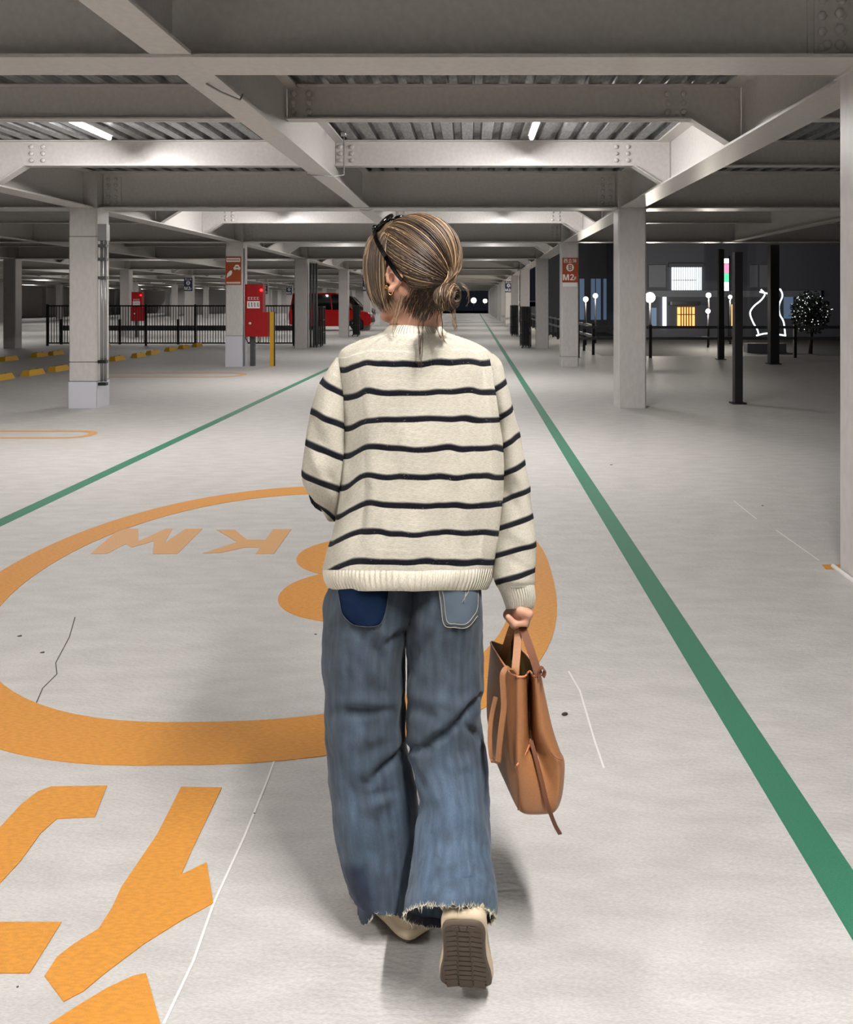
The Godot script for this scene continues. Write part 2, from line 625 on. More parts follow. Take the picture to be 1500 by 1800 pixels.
func build_floor() -> void:
	var st := tool()
	hexa(st, [Vector3(-42, -0.3, 14), Vector3(12, -0.3, 14), Vector3(12, -0.3, -21.5), Vector3(-42, -0.3, -21.5), Vector3(-42, 0, 14), Vector3(12, 0, 14), Vector3(12, 0, -21.5), Vector3(-42, 0, -21.5)])
	hexa(st, [Vector3(-42, -0.3, -21.5), Vector3(3.4, -0.3, -21.5), Vector3(3.4, -0.3, -99), Vector3(-42, -0.3, -99), Vector3(-42, 0, -21.5), Vector3(3.4, 0, -21.5), Vector3(3.4, 0, -99), Vector3(-42, 0, -99)])
	var f := obj("floor", st, M.floor, self)
	f.set_meta("kind", "structure")
	# green lane lines
	paint("painted_line", strip(Vector3(0.905, 0, 2.0), Vector3(0.905, 0, -96), 0.105), M.green, f, "green painted lane line to the right of the person")
	paint("painted_line", strip(Vector3(-3.05, 0, 2.0), Vector3(-3.05, 0, -96), 0.105), M.green, f, "green painted lane line to the left of the person")
	# the ring with the speed limit, read from the other side
	ring_paint("painted_ring", Vector2(-1.04, -4.45), Vector2(1.46, 1.92), Vector2(1.25, 1.66), M.orange, f, "orange painted ring round the speed limit", Vector2.ZERO, 0.002, 0.72)
	var k1 := [[1090, 372], [1165, 372], [1240, 268], [1160, 268], [1125, 318], [1110, 268], [1040, 312], [950, 268], [915, 285], [1010, 320], [860, 372], [925, 368], [1025, 345], [1105, 345]]
	k1 = [[1088, 372], [1165, 372], [1240, 268], [1162, 268], [1130, 312], [1050, 312], [1000, 270], [922, 270], [1010, 322], [862, 370], [940, 368], [1040, 345], [1108, 345]]
	paint("painted_letter", zoomed(k1, 0, 820, 2.42), M.faded, f, "worn orange letter K, upside down")
	var m1 := [[385, 372], [500, 264], [590, 264], [640, 300], [655, 300], [690, 264], [862, 268], [760, 372], [655, 372], [650, 330], [735, 290], [690, 310], [625, 335], [590, 330], [545, 300], [455, 372]]
	m1 = [[385, 372], [508, 266], [588, 266], [590, 318], [705, 266], [735, 266], [700, 326], [790, 266], [862, 266], [755, 372], [650, 372], [655, 318], [560, 345], [535, 330], [455, 372]]
	paint("painted_letter", zoomed(m1, 0, 820, 2.42), M.faded, f, "worn orange letter M, upside down")
	ring_paint("painted_digit", Vector2(-0.56, -4.62), Vector2(0.42, 0.37), Vector2(0.17, 0.15), M.orange, f, "upper bowl of the painted figure eight")
	ring_paint("painted_digit", Vector2(-0.52, -4.02), Vector2(0.42, 0.37), Vector2(0.17, 0.15), M.orange, f, "lower bowl of the painted figure eight", Vector2.ZERO, 0.0024)
	# characters at the lower left
	var ch := [
		[[565, 245], [500, 410], [300, 420], [215, 495], [110, 640], [0, 760], [-260, 1020], [-330, 900], [-200, 690], [0, 465], [110, 345], [200, 275], [270, 250]],
		[[325, 965], [155, 1235], [-500, 1235], [-420, 965]],
		[[955, 252], [1170, 255], [1015, 580], [955, 715], [1090, 650], [1125, 865], [960, 955], [760, 1080], [560, 1230], [440, 1330], [335, 1385], [235, 1250], [300, 1150], [390, 1080], [520, 1000], [590, 890], [640, 780], [830, 500]],
		[[250, 1510], [420, 1400], [570, 1310], [700, 1250], [770, 1235], [845, 1500], [860, 1640], [80, 1640]]]
	for c in ch:
		paint("painted_character", zoomed(c, 0, 1300, 3.0), M.orange, f, "stroke of an orange painted road character")
	# far ring at the left and a scrap by the right column
	loop_paint(Vector2(-6.9, -8.83), Vector2(2.85, 0.27), 0.09, f, "faint orange loop painted beside the left lane")
	loop_paint(Vector2(-5.9, -16.0), Vector2(1.5, 0.5), 0.12, f, "faint orange mark in front of the red cabinet")
	paint("painted_mark", [FP(1445, 993), FP(1530, 993), FP(1530, 1001), FP(1452, 1001)], M.orange, f, "small orange mark beside the near column")
	# scratches, cracks, dirt
	var lines := [[[485, 1330], [470, 1372], [430, 1470], [375, 1590], [340, 1690], [288, 1800]], [[1000, 1180], [1020, 1215], [1045, 1300], [1062, 1350]], [[1290, 880], [1330, 912]], [[1365, 932], [1440, 985]]]
	for l in lines:
		for i in l.size() - 1:
			paint("scratch", strip(FP(l[i][0], l[i][1]), FP(l[i + 1][0], l[i + 1][1]), 0.006), M.pale, f, "", 0.0012)
	var cr := [[132, 1085], [122, 1120], [98, 1165], [100, 1185], [75, 1210], [62, 1240]]
	for i in cr.size() - 1:
		paint("crack", strip(FP(cr[i][0], cr[i][1]), FP(cr[i + 1][0], cr[i + 1][1]), 0.0035), M.crack, f, "", 0.001)
	# white sealant at the foot of the near column
	var sl := tool()
	tube(sl, [Vector3(1.945, 0.006, -4.42), Vector3(1.943, 0.006, -4.2), Vector3(1.945, 0.006, -3.7)], 0.014)
	obj("sealant_bead", sl, M.pale, f)
	# a scrap on the floor and specks
	st = tool()
	var c0 := FP(993, 1257)
	ball(st, c0 + Vector3(0, 0.004, 0), Vector3(0.012, 0.005, 0.008), Basis(Vector3.UP, 0.4), 9)
	tag(obj("debris", st, M.leaffall, self), "small dark scrap lying on the floor to the right of the bag", "debris")
	for p in [[35, 1118, 6], [75, 1147, 6], [447, 1430, 3], [555, 1115, 4], [31, 1735, 3], [1341, 889, 4], [1075, 817, 5]]:
		var q := FP(p[0], p[1])
		var r: float = p[2] * q.length() / FOC * 0.55
		var poly := PackedVector2Array()
		for i in 9:
			var a := TAU * i / 9.0
			poly.append(Vector2(q.x + cos(a) * r * (1.0 + 0.3 * sin(a * 3.0)), q.z + sin(a) * r * 0.9))
		paint("speck", Array(poly), M.crack, f, "", 0.0015)

# ---------------------------------------------------------------- ceiling
func joist(x0: float, x1: float, z: float, haunch0: bool, haunch1: bool, parent: Node, bolts: bool) -> void:
	var g := under(z)
	var jb := g + 0.22
	var top := g + 0.495
	var pts := PackedVector2Array()
	var a := x0 + 0.012
	var b := x1 - 0.012
	if haunch0:
		pts.append_array([Vector2(a, g + 0.02), Vector2(x0 + 0.1, g + 0.02), Vector2(x0 + 0.42, jb)])
	else:
		pts.append(Vector2(a, jb))
	if haunch1:
		pts.append_array([Vector2(x1 - 0.42, jb), Vector2(x1 - 0.1, g + 0.02), Vector2(b, g + 0.02)])
	else:
		pts.append(Vector2(b, jb))
	var st := tool()
	var poly := pts.duplicate()
	poly.append_array([Vector2(b, top), Vector2(a, top)])
	prism(st, poly, Vector3(0, 0, -z - 0.006), Vector3.RIGHT, Vector3.UP, Vector3(0, 0, 0.012))
	for i in pts.size() - 1:
		bar(st, Vector3(pts[i].x, pts[i].y, -z), Vector3(pts[i + 1].x, pts[i + 1].y, -z), 0.13, 0.012)
	bar(st, Vector3(a, top - 0.01, -z), Vector3(b, top - 0.01, -z), 0.13, 0.01)
	var o := obj("steel_joist", st, M.steel, parent)
	if bolts:
		for e in [[haunch0, x0, 1.0], [haunch1, x1, -1.0]]:
			var at := 0.47 if e[0] else 0.06
			for i in 2:
				for k in 3:
					put("bolt", bolt_mesh, o, Vector3(e[1] + e[2] * (at + 0.125 * i), jb + 0.065 + 0.073 * k, -z + 0.006))

func build_ceiling() -> void:
	var st := tool()
	var hexr := []
	lathe(st, [[0.0, 0.0], [0.025, 0.0], [0.025, 0.014], [0.016, 0.022], [0.0, 0.023]], Vector3.ZERO, 6, Basis(Vector3.RIGHT, PI / 2))
	bolt_mesh = finish(st, M.steel)
	var ceil := struct("ceiling")
	# concrete on top of the deck
	st = tool()
	for i in ROWS.size() - 1:
		var z0: float = ROWS[i] if i > 0 else -14.0
		var z1: float = ROWS[i + 1]
		var x1 := 12.0 if z1 < 20.0 else 3.4
		var y0 := under(z0) + 0.56
		var y1 := under(z1) + 0.56
		var cuts := [[z0, z1, x1]]
		if z0 < 21.5 and z1 > 21.5:
			cuts = [[z0, 21.5, 12.0], [21.5, z1, 3.4]]
		for c in cuts:
			var ya := under(c[0]) + 0.56
			var yb := under(c[1]) + 0.56
			hexa(st, [Vector3(-42, ya, -c[0]), Vector3(c[2], ya, -c[0]), Vector3(c[2], yb, -c[1]), Vector3(-42, yb, -c[1]), Vector3(-42, ya + 0.2, -c[0]), Vector3(c[2], ya + 0.2, -c[0]), Vector3(c[2], yb + 0.2, -c[1]), Vector3(-42, yb + 0.2, -c[1])])
	obj("roof_slab", st, M.slab, ceil)
	for i in ROWS.size():
		var z: float = ROWS[i]
		var g := under(z)
		# cross girders, one piece per bay
		for k in LINES.size() - 1:
			var xa: float = LINES[k]
			var xb: float = LINES[k + 1]
			if xa > 2.0 and z > 21.5:
				continue
			st = tool()
			ibeam(st, Vector3(xa + 0.2, g, -z), Vector3(xb - 0.2, g, -z), 0.5, 0.32)
			for e in [xa + 0.2, xb - 0.44]:
				for s in [-1.0, 1.0]:
					box(st, Vector3(e + 0.12, g + 0.25, -z + s * 0.012), Vector3(0.24, 0.40, 0.012))
			var o := obj("steel_girder", st, M.steel, ceil)
			if z > 0.0 and z < 20.0 and xa > -15.0 and xa < 2.0:
				for e in [xa + 0.27, xa + 0.37, xb - 0.37, xb - 0.27]:
					for n in 5:
						put("bolt", bolt_mesh, o, Vector3(e, g + 0.09 + n * 0.08, -z + 0.018))
		# node pieces over the columns
		for x in LINES:
			if x > 3.0 and z > 21.5:
				continue
			st = tool()
			box(st, Vector3(x, g + 0.25, -z), Vector3(0.385, 0.50, 0.385))
			obj("column_head", st, M.steel, ceil)
		if i == ROWS.size() - 1:
			continue
		var z1: float = ROWS[i + 1]
		var g1 := under(z1)
		for k in LINES.size():
			var x: float = LINES[k]
			if x > 2.5 and z > 18.0:
				continue
			st = tool()
			ibeam(st, Vector3(x, g, -z - 0.195), Vector3(x, g1, -z1 + 0.195), 0.5, 0.30)
			obj("steel_girder", st, M.steel, ceil)
			if k == LINES.size() - 1 or (x > 2.0 and z > 18.0):
				continue
			var xb: float = LINES[k + 1]
			var mid := (x + xb) / 2.0 if k != 4 else -1.48
			st = tool()
			ibeam(st, Vector3(mid, g + 0.012, -z - 0.165), Vector3(mid, g1 + 0.012, -z1 + 0.165), 0.48, 0.20)
			obj("steel_beam", st, M.steel, ceil)
			for s in [1.0 / 3.0, 2.0 / 3.0]:
				var zj := lerpf(z, z1, s)
				var near := zj > 0.0 and zj < 18.0 and x > -15.0 and x < 2.0
				joist(x, mid, zj, true, false, ceil, near)
				joist(mid, xb, zj, false, true, ceil, near)
			# corrugated deck
			if z < 18.0 and x > -24.0:
				var n := int(round((xb - x) / 0.6))
				for j in n:
					deck_sheet(x + (xb - x) * j / n, x + (xb - x) * (j + 1) / n, z, z1, ceil)
			else:
				deck_sheet(x, xb, z, z1, ceil)
	# bolted splice at the top right, on the nearest girder
	st = tool()
	var ga := under(4.2)
	box(st, Vector3(1.84, ga + 0.27, -4.2 + 0.022), Vector3(0.2, 0.42, 0.014))
	obj("splice_plate", st, M.steel, ceil)
	for n in 5:
		put("bolt", bolt_mesh, ceil, Vector3(1.865, ga + 0.10 + n * 0.08, -4.2 + 0.029))
	put("bolt", bolt_mesh, ceil, Vector3(1.80, ga + 0.10, -4.2 + 0.029))
	# thin conduits clipped to the middle beam
	st = tool()
	var q := -4.55
	tube(st, [Vector3(-1.47, ga + 0.004, q), Vector3(-1.43, ga - 0.01, q - 0.12), Vector3(-1.37, ga - 0.012, q - 0.3), Vector3(-1.365, ga + 0.03, q - 0.34)], 0.006)
	tube(st, [Vector3(-1.6, under(8.0) + 0.08, -7.9), Vector3(-1.6, under(8.0) - 0.005, -7.95), Vector3(-1.37, under(8.2) - 0.006, -8.05), Vector3(-1.28, under(8.2) + 0.03, -8.2), Vector3(-1.28, under(8.2) + 0.47, -8.2)], 0.006)
	lathe(st, [[0.0, 0.0], [0.03, 0.0], [0.03, 0.04], [0.012, 0.05], [0.0, 0.05]], Vector3(-1.28, under(8.2) + 0.42, -8.2), 12)
	tube(st, [Vector3(-1.5, under(10.9) - 0.02, -11.0), Vector3(-1.4, under(10.9) - 0.03, -11.05), Vector3(-1.34, under(10.9) + 0.0, -11.1)], 0.006)
	obj("conduit", st, M.pipe, ceil)

func deck_sheet(xa: float, xb: float, z0: float, z1: float, parent: Node) -> void:
	var y0 := under(z0) + 0.50
	var y1 := under(z1) + 0.50
	var n := maxi(1, int(round((xb - xa) / 0.2)))
	var p := (xb - xa) / n
	var prof := []
	for i in n:
		var x := xa + p * i
		for q in [[0.0, 0.0], [0.52, 0.0], [0.60, 0.05], [0.92, 0.05]]:
			prof.append(Vector2(x + p * q[0], q[1]))
	prof.append(Vector2(xb, 0.0))
	var st := tool()
	st.set_smooth_group(-1)
	for i in prof.size() - 1:
		var a: Vector2 = prof[i]; var b: Vector2 = prof[i + 1]
		quad(st, Vector3(a.x, y0 + a.y, -z0), Vector3(b.x, y0 + b.y, -z0), Vector3(b.x, y1 + b.y, -z1), Vector3(a.x, y1 + a.y, -z1))
	obj("deck_sheet", st, M.deck, parent)

# ---------------------------------------------------------------- columns
func column(x: float, z: float, label: String, group := "") -> Node3D:
	var o := thing("steel_column", label, "column", Vector3(x, 0, -z), 0.0, group)
	var h := under(z)
	if column_mesh == null:
		var st := tool()
		var c := 0.02
		var r := 0.19
		var oct := PackedVector2Array([Vector2(-r + c, -r), Vector2(r - c, -r), Vector2(r, -r + c), Vector2(r, r - c), Vector2(r - c, r), Vector2(-r + c, r), Vector2(-r, r - c), Vector2(-r, -r + c)])
		prism(st, oct, Vector3.ZERO, Vector3.RIGHT, Vector3(0, 0, 1), Vector3.UP)
		column_mesh = finish(st, M.column)
	var s := put("shaft", column_mesh, o)
	s.scale.y = h
	var st2 := tool()
	box(st2, Vector3(0, h - 0.008, 0), Vector3(0.42, 0.014, 0.42))
	obj("cap_plate", st2, M.steel, o)
	return o

func band(o: Node3D, y: float) -> void:
	var st := tool()
	for s in [[Vector3(0, 0, 0.191), Vector3(0.384, 0.008, 0.003)], [Vector3(0.191, 0, 0), Vector3(0.003, 0.008, 0.384)], [Vector3(-0.191, 0, 0), Vector3(0.003, 0.008, 0.384)], [Vector3(0, 0, -0.191), Vector3(0.384, 0.008, 0.003)]]:
		box(st, s[0] + Vector3(0, y, 0), s[1])
	obj("band", st, M.greyrail, o)

func guard(o: Node3D, h: float) -> void:          # painted sheet wrapped round the foot
	var st := tool()
	for s in [[Vector3(0, 0, 0.1915), Vector3(0.372, h, 0.003)], [Vector3(0.1915, 0, 0), Vector3(0.003, h, 0.372)], [Vector3(-0.1915, 0, 0), Vector3(0.003, h, 0.372)], [Vector3(0, 0, -0.1915), Vector3(0.372, h, 0.003)]]:
		box(st, s[0] + Vector3(0, h / 2.0, 0), s[1])
	obj("base_guard", st, M.baseguard, o)

func build_columns() -> void:
	for i in ROWS.size():
		var z: float = ROWS[i]
		for x in LINES:
			if z < 0.0 and (x < -6.0 or x > 3.0):
				continue
			if x > 3.0 and z > 19.0:
				continue
			var zz := z
			if x < -6.0 and i == 5:
				zz = 25.2
			if x == 2.15 and i == 2:
				column(x, zz, "pale steel column at the right edge, nearest to the camera")
			elif x == 2.15 and i == 3:
				column(x, zz, "wide pale steel column to the right of the green lane line, in front of the dark street")
			elif x == 2.15 and i == 4:
				var c := column(x, zz, "pale steel column carrying the orange floor sign with the letter B")
				band(c, 0.22)
			elif x == 2.15 and i == 5:
				column(x, zz, "pale steel column beside the folded black gates on the right")
			elif x == -5.22 and i == 3:
				var c := column(x, zz, "pale steel column at the left with clamped grey conduit and three bands")
				band(c, 0.36); band(c, 0.62); band(c, 2.3)
				guard(c, 0.355)
				var st := tool()
				for k in 2:
					var px := 0.225 + 0.05 * k
					tube(st, [Vector3(px, 0.35, 0.12), Vector3(px, 2.3, 0.12)], 0.02, 0.02, 10)
				obj("conduit", st, M.pipe, c)
				st = tool()
				box(st, Vector3(0.25, 2.36, 0.12), Vector3(0.12, 0.22, 0.1))
				obj("junction_box", st, M.pipe, c)
				for y in [0.32, 0.62, 1.75, 2.0, 2.18]:
					st = tool()
					box(st, Vector3(0.245, y, 0.13), Vector3(0.11, 0.04, 0.07))
					obj("clamp", st, M.rail if y < 1.0 else M.greyrail, c)
			elif x == -5.22 and i == 4:
				var c := column(x, zz, "pale steel column carrying the orange pictogram sign, left of the red fire cabinet")
				band(c, 0.68)
				guard(c, 0.675)
				var st := tool()
				tube(st, [Vector3(0.212, 0.02, 0.145), Vector3(0.212, 2.6, 0.145)], 0.018, 0.018, 10)
				obj("conduit", st, M.pipe, c)
			elif x == -5.22 and i == 5:
				var c := column(x, zz, "grey steel column with a bundle of dark pipes, beside the left black gate")
				for k in 3:
					var st := tool()
					tube(st, [Vector3(0.26 + 0.09 * k, 0.02, -0.05), Vector3(0.26 + 0.09 * k, 2.6, -0.05)], 0.035, 0.035, 10)
					obj("pipe", st, M.greyrail, c)
			elif x == -5.22 and i == 6:
				column(x, zz, "grey steel column just left of the red minivan's wheel")
			else:
				column(x, zz, "plain steel column of the parking deck, among the far rows" if z > 19 else "plain steel column of the parking deck, out at the side", "far steel columns" if z > 19 else "side steel columns")

# ---------------------------------------------------------------- lamps
func lamp(x: float, z: float, label: String, group := "") -> void:
	var y := under(z) + 0.42
	var o := thing("ceiling_lamp", label, "lamp", Vector3(x, y, -z), 0.0, group)
	var near := z > -4.0 and z < 20.0 and x > -6.0
	var st := tool()
	box(st, Vector3(0, 0.045, 0), Vector3(0.07, 0.05, 1.26))
	box(st, Vector3(0, 0.075, 0.5), Vector3(0.05, 0.02, 0.06))
	box(st, Vector3(0, 0.075, -0.5), Vector3(0.05, 0.02, 0.06))
	obj("housing", st, M.housing, o)
	for k in 3:
		st = tool()
		var zz := (k - 1) * 0.41
		tube(st, [Vector3(0, 0, zz - 0.204), Vector3(0, 0, zz + 0.204)], 0.024, 0.024, 10)
		obj("tube", st, M.tube, o)
	for t in ([-0.5, 0.5] if near else [0.0]):
		var l := AreaLight3D.new()
		l.name = "lamp_light"
		o.add_child(l, true)
		l.position = Vector3(sin(t) * 0.03, -cos(t) * 0.03, 0)
		l.basis = Basis(Vector3(0, 0, 1), t) * Basis(Vector3.RIGHT, -PI / 2)
		l.area_size = Vector2(0.045, 1.22)
		l.light_color = Color(1.0, 0.985, 0.975)
		l.light_energy = (4.7 if z < 4.0 else 3.1) if near else 2.9
		l.area_normalize_energy = true
		l.area_range = 60.0
		l.area_attenuation = 2.0
		l.shadow_enabled = true

func build_lamps() -> void:
	for i in ROWS.size() - 1:
		var z: float = (ROWS[i] + ROWS[i + 1]) / 2.0 if i > 4 else ROWS[i] + 3.45
		if z > 96.0:
			continue
		for x in [0.6, -3.65, -7.8, -11.8, -17.0, -21.0, -27.0, -36.0]:
			if x < -14.0 and z < 6.0:
				continue
			if x < -5.0 and z > 12.0 and z < 25.0:      # no lamps lit over the wheel stops
				continue
			if i == 2 and x == 0.6:
				lamp(x, z, "lit tube lamp under the deck, above and right of the person's head")
			elif i == 2 and x == -3.65:
				lamp(x, z, "lit tube lamp under the deck at the upper left")
			elif z < 2.0:
				lamp(x, z, "lit tube lamp under the deck overhead, outside the picture", "tube lamps overhead")
			else:
				lamp(x, z, "lit tube lamp under the deck, hidden behind or between far beams", "tube lamps of the deck")

# ---------------------------------------------------------------- the person
# one ring of a garment: silhouette height py, left and right px, distance d, half depth b, slope (near side raised), key
func ring_at(k: PackedFloat32Array, n: int, sq := 0.9) -> PackedVector3Array:
	var c := W((k[1] + k[2]) / 2.0, k[0], k[3])
	var hw := (k[2] - k[1]) / 2.0 * k[3] / FOC
	var row := PackedVector3Array()
	for j in n:
		var a := TAU * j / n + PI          # starts at the far side, runs left - near - right
		var s := -sin(a)
		var t := cos(a)
		var e := Vector2(signf(s) * pow(absf(s), sq), signf(t) * pow(absf(t), sq))
		row.append(c + Vector3(-e.x * hw, e.y * k[4] * k[5], e.y * k[4]))
	return row

# rows between the keys; uv.y carries the row's silhouette height
func garment(keys: Array, rows_n: int, n: int, sq := 0.9) -> Array:
	var packs := []
	for k in keys:
		packs.append(k)
	var rows := []
	var pys := PackedFloat32Array()
	for i in rows_n:
		var t := float(i) / (rows_n - 1) * (keys.size() - 1)
		var q := PackedFloat32Array()
		for m in 6:
			var col := []
			for k in keys:
				col.append(float(k[m]))
			q.append(spline(col, t))
		rows.append(ring_at(q, n, sq))
		pys.append(q[0])
	return [rows, pys]

func project(p: Vector3) -> Vector2:
	var d := -p.z
	return Vector2(PX + p.x * FOC / d, PY + (EYE - p.y) * FOC / d)

# folds: [x1, y1, x2, y2, width, depth] as they run over the back of the cloth; depth in metres, minus sinks
func fold_rows(rows: Array, folds: Array, wob: FastNoiseLite, amount: float) -> void:
	for i in rows.size():
		var row: PackedVector3Array = rows[i]
		var c := Vector3.ZERO
		for p in row:
			c += p
		c /= row.size()
		for j in row.size():
			var p := row[j]
			var out := (p - c)
			out.y = 0
			out = out.normalized()
			var push := wob.get_noise_3d(p.x * 100.0, p.y * 60.0, p.z * 100.0) * amount
			if out.z > -0.35:
				var q := project(p)
				for f in folds:
					var a := Vector2(f[0], f[1])
					var ab := Vector2(f[2], f[3]) - a
					var t := clampf((q - a).dot(ab) / ab.length_squared(), 0.0, 1.0)
					var off: Vector2 = q - a - ab * t
					var dist: float = off.length() / f[4]
					if dist < 3.0:
						var taper := 1.0 if f.size() > 6 else 0.35 + 0.65 * sin(PI * clampf(t, 0.08, 0.92))
						push += f[5] * exp(-dist * dist) * taper * clampf(out.z * 1.5 + 0.5, 0.0, 1.0)
			row[j] = p + out * push
		rows[i] = row

func striped(rows: Array, pys: PackedFloat32Array, s0: float, pitch: float, tilt: float, sag: Callable, turns := 3.0) -> Array:
	var uvs := []
	var n: int = rows[0].size()
	for i in rows.size():
		var u := PackedVector2Array()
		for j in n + 1:
			var a := TAU * j / n + PI
			var x := sin(a)       # -1 left .. 1 right on the near side
			var v: float = (pys[i] - tilt * x - sag.call(x, pys[i], cos(a)) - s0) / pitch
			u.append(Vector2(float(j) / n * turns, v if v > -0.45 else -0.45 + pingpong(-0.45 - v, 0.27)))
		uvs.append(u)
	return uvs

func build_person() -> void:
	var p := thing("person", "person seen from behind in cream jumper with dark stripes and wide blue jeans", "person")
	var hip := W(718, 1040, 1.93)
	p.position = Vector3(hip.x, 0, hip.z)
	var base := -p.position
	var yaw := 0.98
	var fw := Vector3(-sin(yaw), 0, -cos(yaw))
	var lf := Vector3(-cos(yaw), 0, sin(yaw))
	var tip := Basis(lf, 0.09)                        # the face looks a little down
	fw = tip * fw
	var up := tip * Vector3.UP
	var hb := Basis(lf, up, fw)
	var hc := W(727, 463, 1.90)
	body(p, base, hb, hc)
	jumper(p, base)
	jeans(p, base)
	hair(p, base, hb, hc)
	shoes(p, base)
	shades(hb, hc)

func H3(hb: Basis, hc: Vector3, l: float, u: float, f: float) -> Vector3:
	return hc + hb * Vector3(l, u, f)

func body(p: Node3D, base: Vector3, hb: Basis, hc: Vector3) -> void:
	var st := tool()
	# head
	var h := func(l: float, u: float, f: float) -> Vector3: return hc + hb * Vector3(l, u, f)
	var pr := [
		[h.call(0, 0.005, -0.008), hb, Vector3(0.073, 0.088, 0.093)],
		[h.call(0, -0.035, 0.032), hb, Vector3(0.062, 0.078, 0.058)],
		[h.call(0.046, -0.062, 0.0), h.call(0.012, -0.112, 0.078), 0.024, 0.017],
		[h.call(-0.046, -0.062, 0.0), h.call(-0.012, -0.112, 0.078), 0.024, 0.017],
		[h.call(0, -0.112, 0.076), h.call(0, -0.108, 0.072), 0.019, 0.02],
		[h.call(0, -0.075, 0.078), h.call(0, -0.095, 0.07), 0.022, 0.02],
		[h.call(0.036, -0.036, 0.062), h.call(0.05, -0.045, 0.04), 0.018, 0.02],
		[h.call(-0.036, -0.036, 0.062), h.call(-0.05, -0.045, 0.04), 0.018, 0.02],
		[h.call(0.034, 0.004, 0.083), h.call(-0.034, 0.004, 0.083), 0.008, 0.008],
		[h.call(0, -0.004, 0.086), h.call(0, -0.044, 0.106), 0.008, 0.011],
		[h.call(0.011, -0.05, 0.094), h.call(-0.011, -0.05, 0.094), 0.008, 0.008],
		[h.call(0.018, -0.077, 0.09), h.call(-0.018, -0.077, 0.09), 0.006, 0.006],
		[h.call(0.015, -0.086, 0.088), h.call(-0.015, -0.086, 0.088), 0.006, 0.006],
		# neck
		[h.call(0, -0.05, -0.03), W(728, 600, 1.93), 0.050, 0.056],
		[W(728, 585, 1.93), W(728, 606, 1.935), 0.056, 0.068]]
	sdf_mesh(st, pr, 0.0036, 0.012)
	for s in [1.0, -1.0]:                         # ears: back plate, rim, inner ridge, tragus, lobe
		var eb := hb * Basis(Vector3.UP, s * 0.40) * Basis(Vector3.RIGHT, -0.16)
		var e: Vector3 = h.call(s * 0.073, -0.034, -0.003)
		var ear := [[e + eb * Vector3(s * 0.005, 0.002, -0.001), eb, Vector3(0.006, 0.029, 0.017)]]
		var prev := Vector3.ZERO
		for k in 9:
			var a := lerpf(-0.55, 3.75, k / 8.0)
			var q := e + eb * Vector3(s * (0.009 + 0.004 * sin(a * 0.5)), sin(a) * 0.027 + 0.003, cos(a) * 0.017)
			if k > 0:
				ear.append([prev, q, 0.0036, 0.0036])
			prev = q
		ear.append([prev, e + eb * Vector3(s * 0.010, -0.027, 0.004), 0.0036, 0.006])
		ear.append([e + eb * Vector3(s * 0.010, -0.028, 0.004), eb, Vector3(0.005, 0.008, 0.0075)])
		ear.append([e + eb * Vector3(s * 0.009, 0.016, 0.001), e + eb * Vector3(s * 0.010, -0.012, -0.007), 0.003, 0.003])
		ear.append([e + eb * Vector3(s * 0.008, -0.004, 0.014), e + eb * Vector3(s * 0.008, -0.010, 0.011), 0.004, 0.004])
		ear.append([e + eb * Vector3(s * 0.011, -0.003, 0.005), eb, Vector3(0.008, 0.011, 0.0065), true])
		sdf_mesh(st, ear, 0.0021, 0.0035)
	# trunk, arms and legs under the clothes
	var sl := W(615, 655, 1.94)
	var sr := W(858, 655, 1.94)
	var el := W(570, 850, 1.95)
	var er := W(901, 830, 1.937)
	var wr := W(913, 1062, 1.885)
	var wl := W(640, 890, 2.13)
	var pelvis := W(718, 1040, 1.96)
	var big := [
		[W(728, 600, 1.935), W(728, 680, 1.925), 0.06, 0.068],
		[W(680, 668, 1.925), W(776, 668, 1.925), 0.062, 0.062],
		[sl + Vector3(0.03, -0.01, 0), sr + Vector3(-0.03, -0.01, 0), 0.048, 0.048],
		[W(690, 700, 1.925), W(700, 900, 1.925), 0.072, 0.07], [W(766, 700, 1.925), W(756, 900, 1.925), 0.072, 0.07],
		[W(690, 985, 1.945), W(750, 985, 1.945), 0.066, 0.066],
		[sl, el, 0.042, 0.034], [el, wl, 0.034, 0.024], [sr + Vector3(-0.012, 0, 0), er, 0.036, 0.024], [er, wr, 0.024, 0.021],
		[W(668, 1060, 1.945), W(646, 1300, 1.93), 0.06, 0.05], [W(646, 1300, 1.94), W(672, 1560, 1.93), 0.05, 0.034],
		[W(772, 1060, 1.945), W(785, 1300, 1.89), 0.06, 0.05], [W(785, 1300, 1.90), W(808, 1560, 1.70), 0.05, 0.034],
		[W(672, 1560, 1.93), W(702, 1596, 1.93), 0.034, 0.03], [W(808, 1560, 1.70), W(815, 1630, 1.67), 0.034, 0.032]]
	sdf_mesh(st, big, 0.013, 0.03)
	# right hand, closed round the bag's handles: palm, four fingers across the depth, thumb
	var hand := [[wr + Vector3(0, 0.02, 0), W(915, 1078, 1.885), 0.022, 0.024]]
	for i in 4:
		var d := 1.848 + 0.0185 * i
		var r: float = [0.0078, 0.0086, 0.009, 0.0086][i]
		var sh: float = [1.0, 0.0, -1.0, 0.5][i]
		var mcp := W(929, 1078 + sh, d)
		var pip := W(923, 1096 - sh * 1.5, d)
		var dip := W(905, 1098 - sh * 1.2, d)
		var tipp := W(894, 1086 - sh, d)
		hand.append([W(916, 1074, d), mcp, 0.0125, 0.011])
		hand.append([mcp, pip, r * 1.12, r * 1.05])
		hand.append([pip, dip, r * 1.03, r * 0.98])
		hand.append([dip, tipp, r * 0.98, r * 0.85])
	hand.append([W(914, 1076, 1.862), W(909, 1088, 1.866), 0.0135, 0.011])
	hand.append([W(900, 1070, 1.89), W(893, 1081, 1.905), 0.0115, 0.0105])
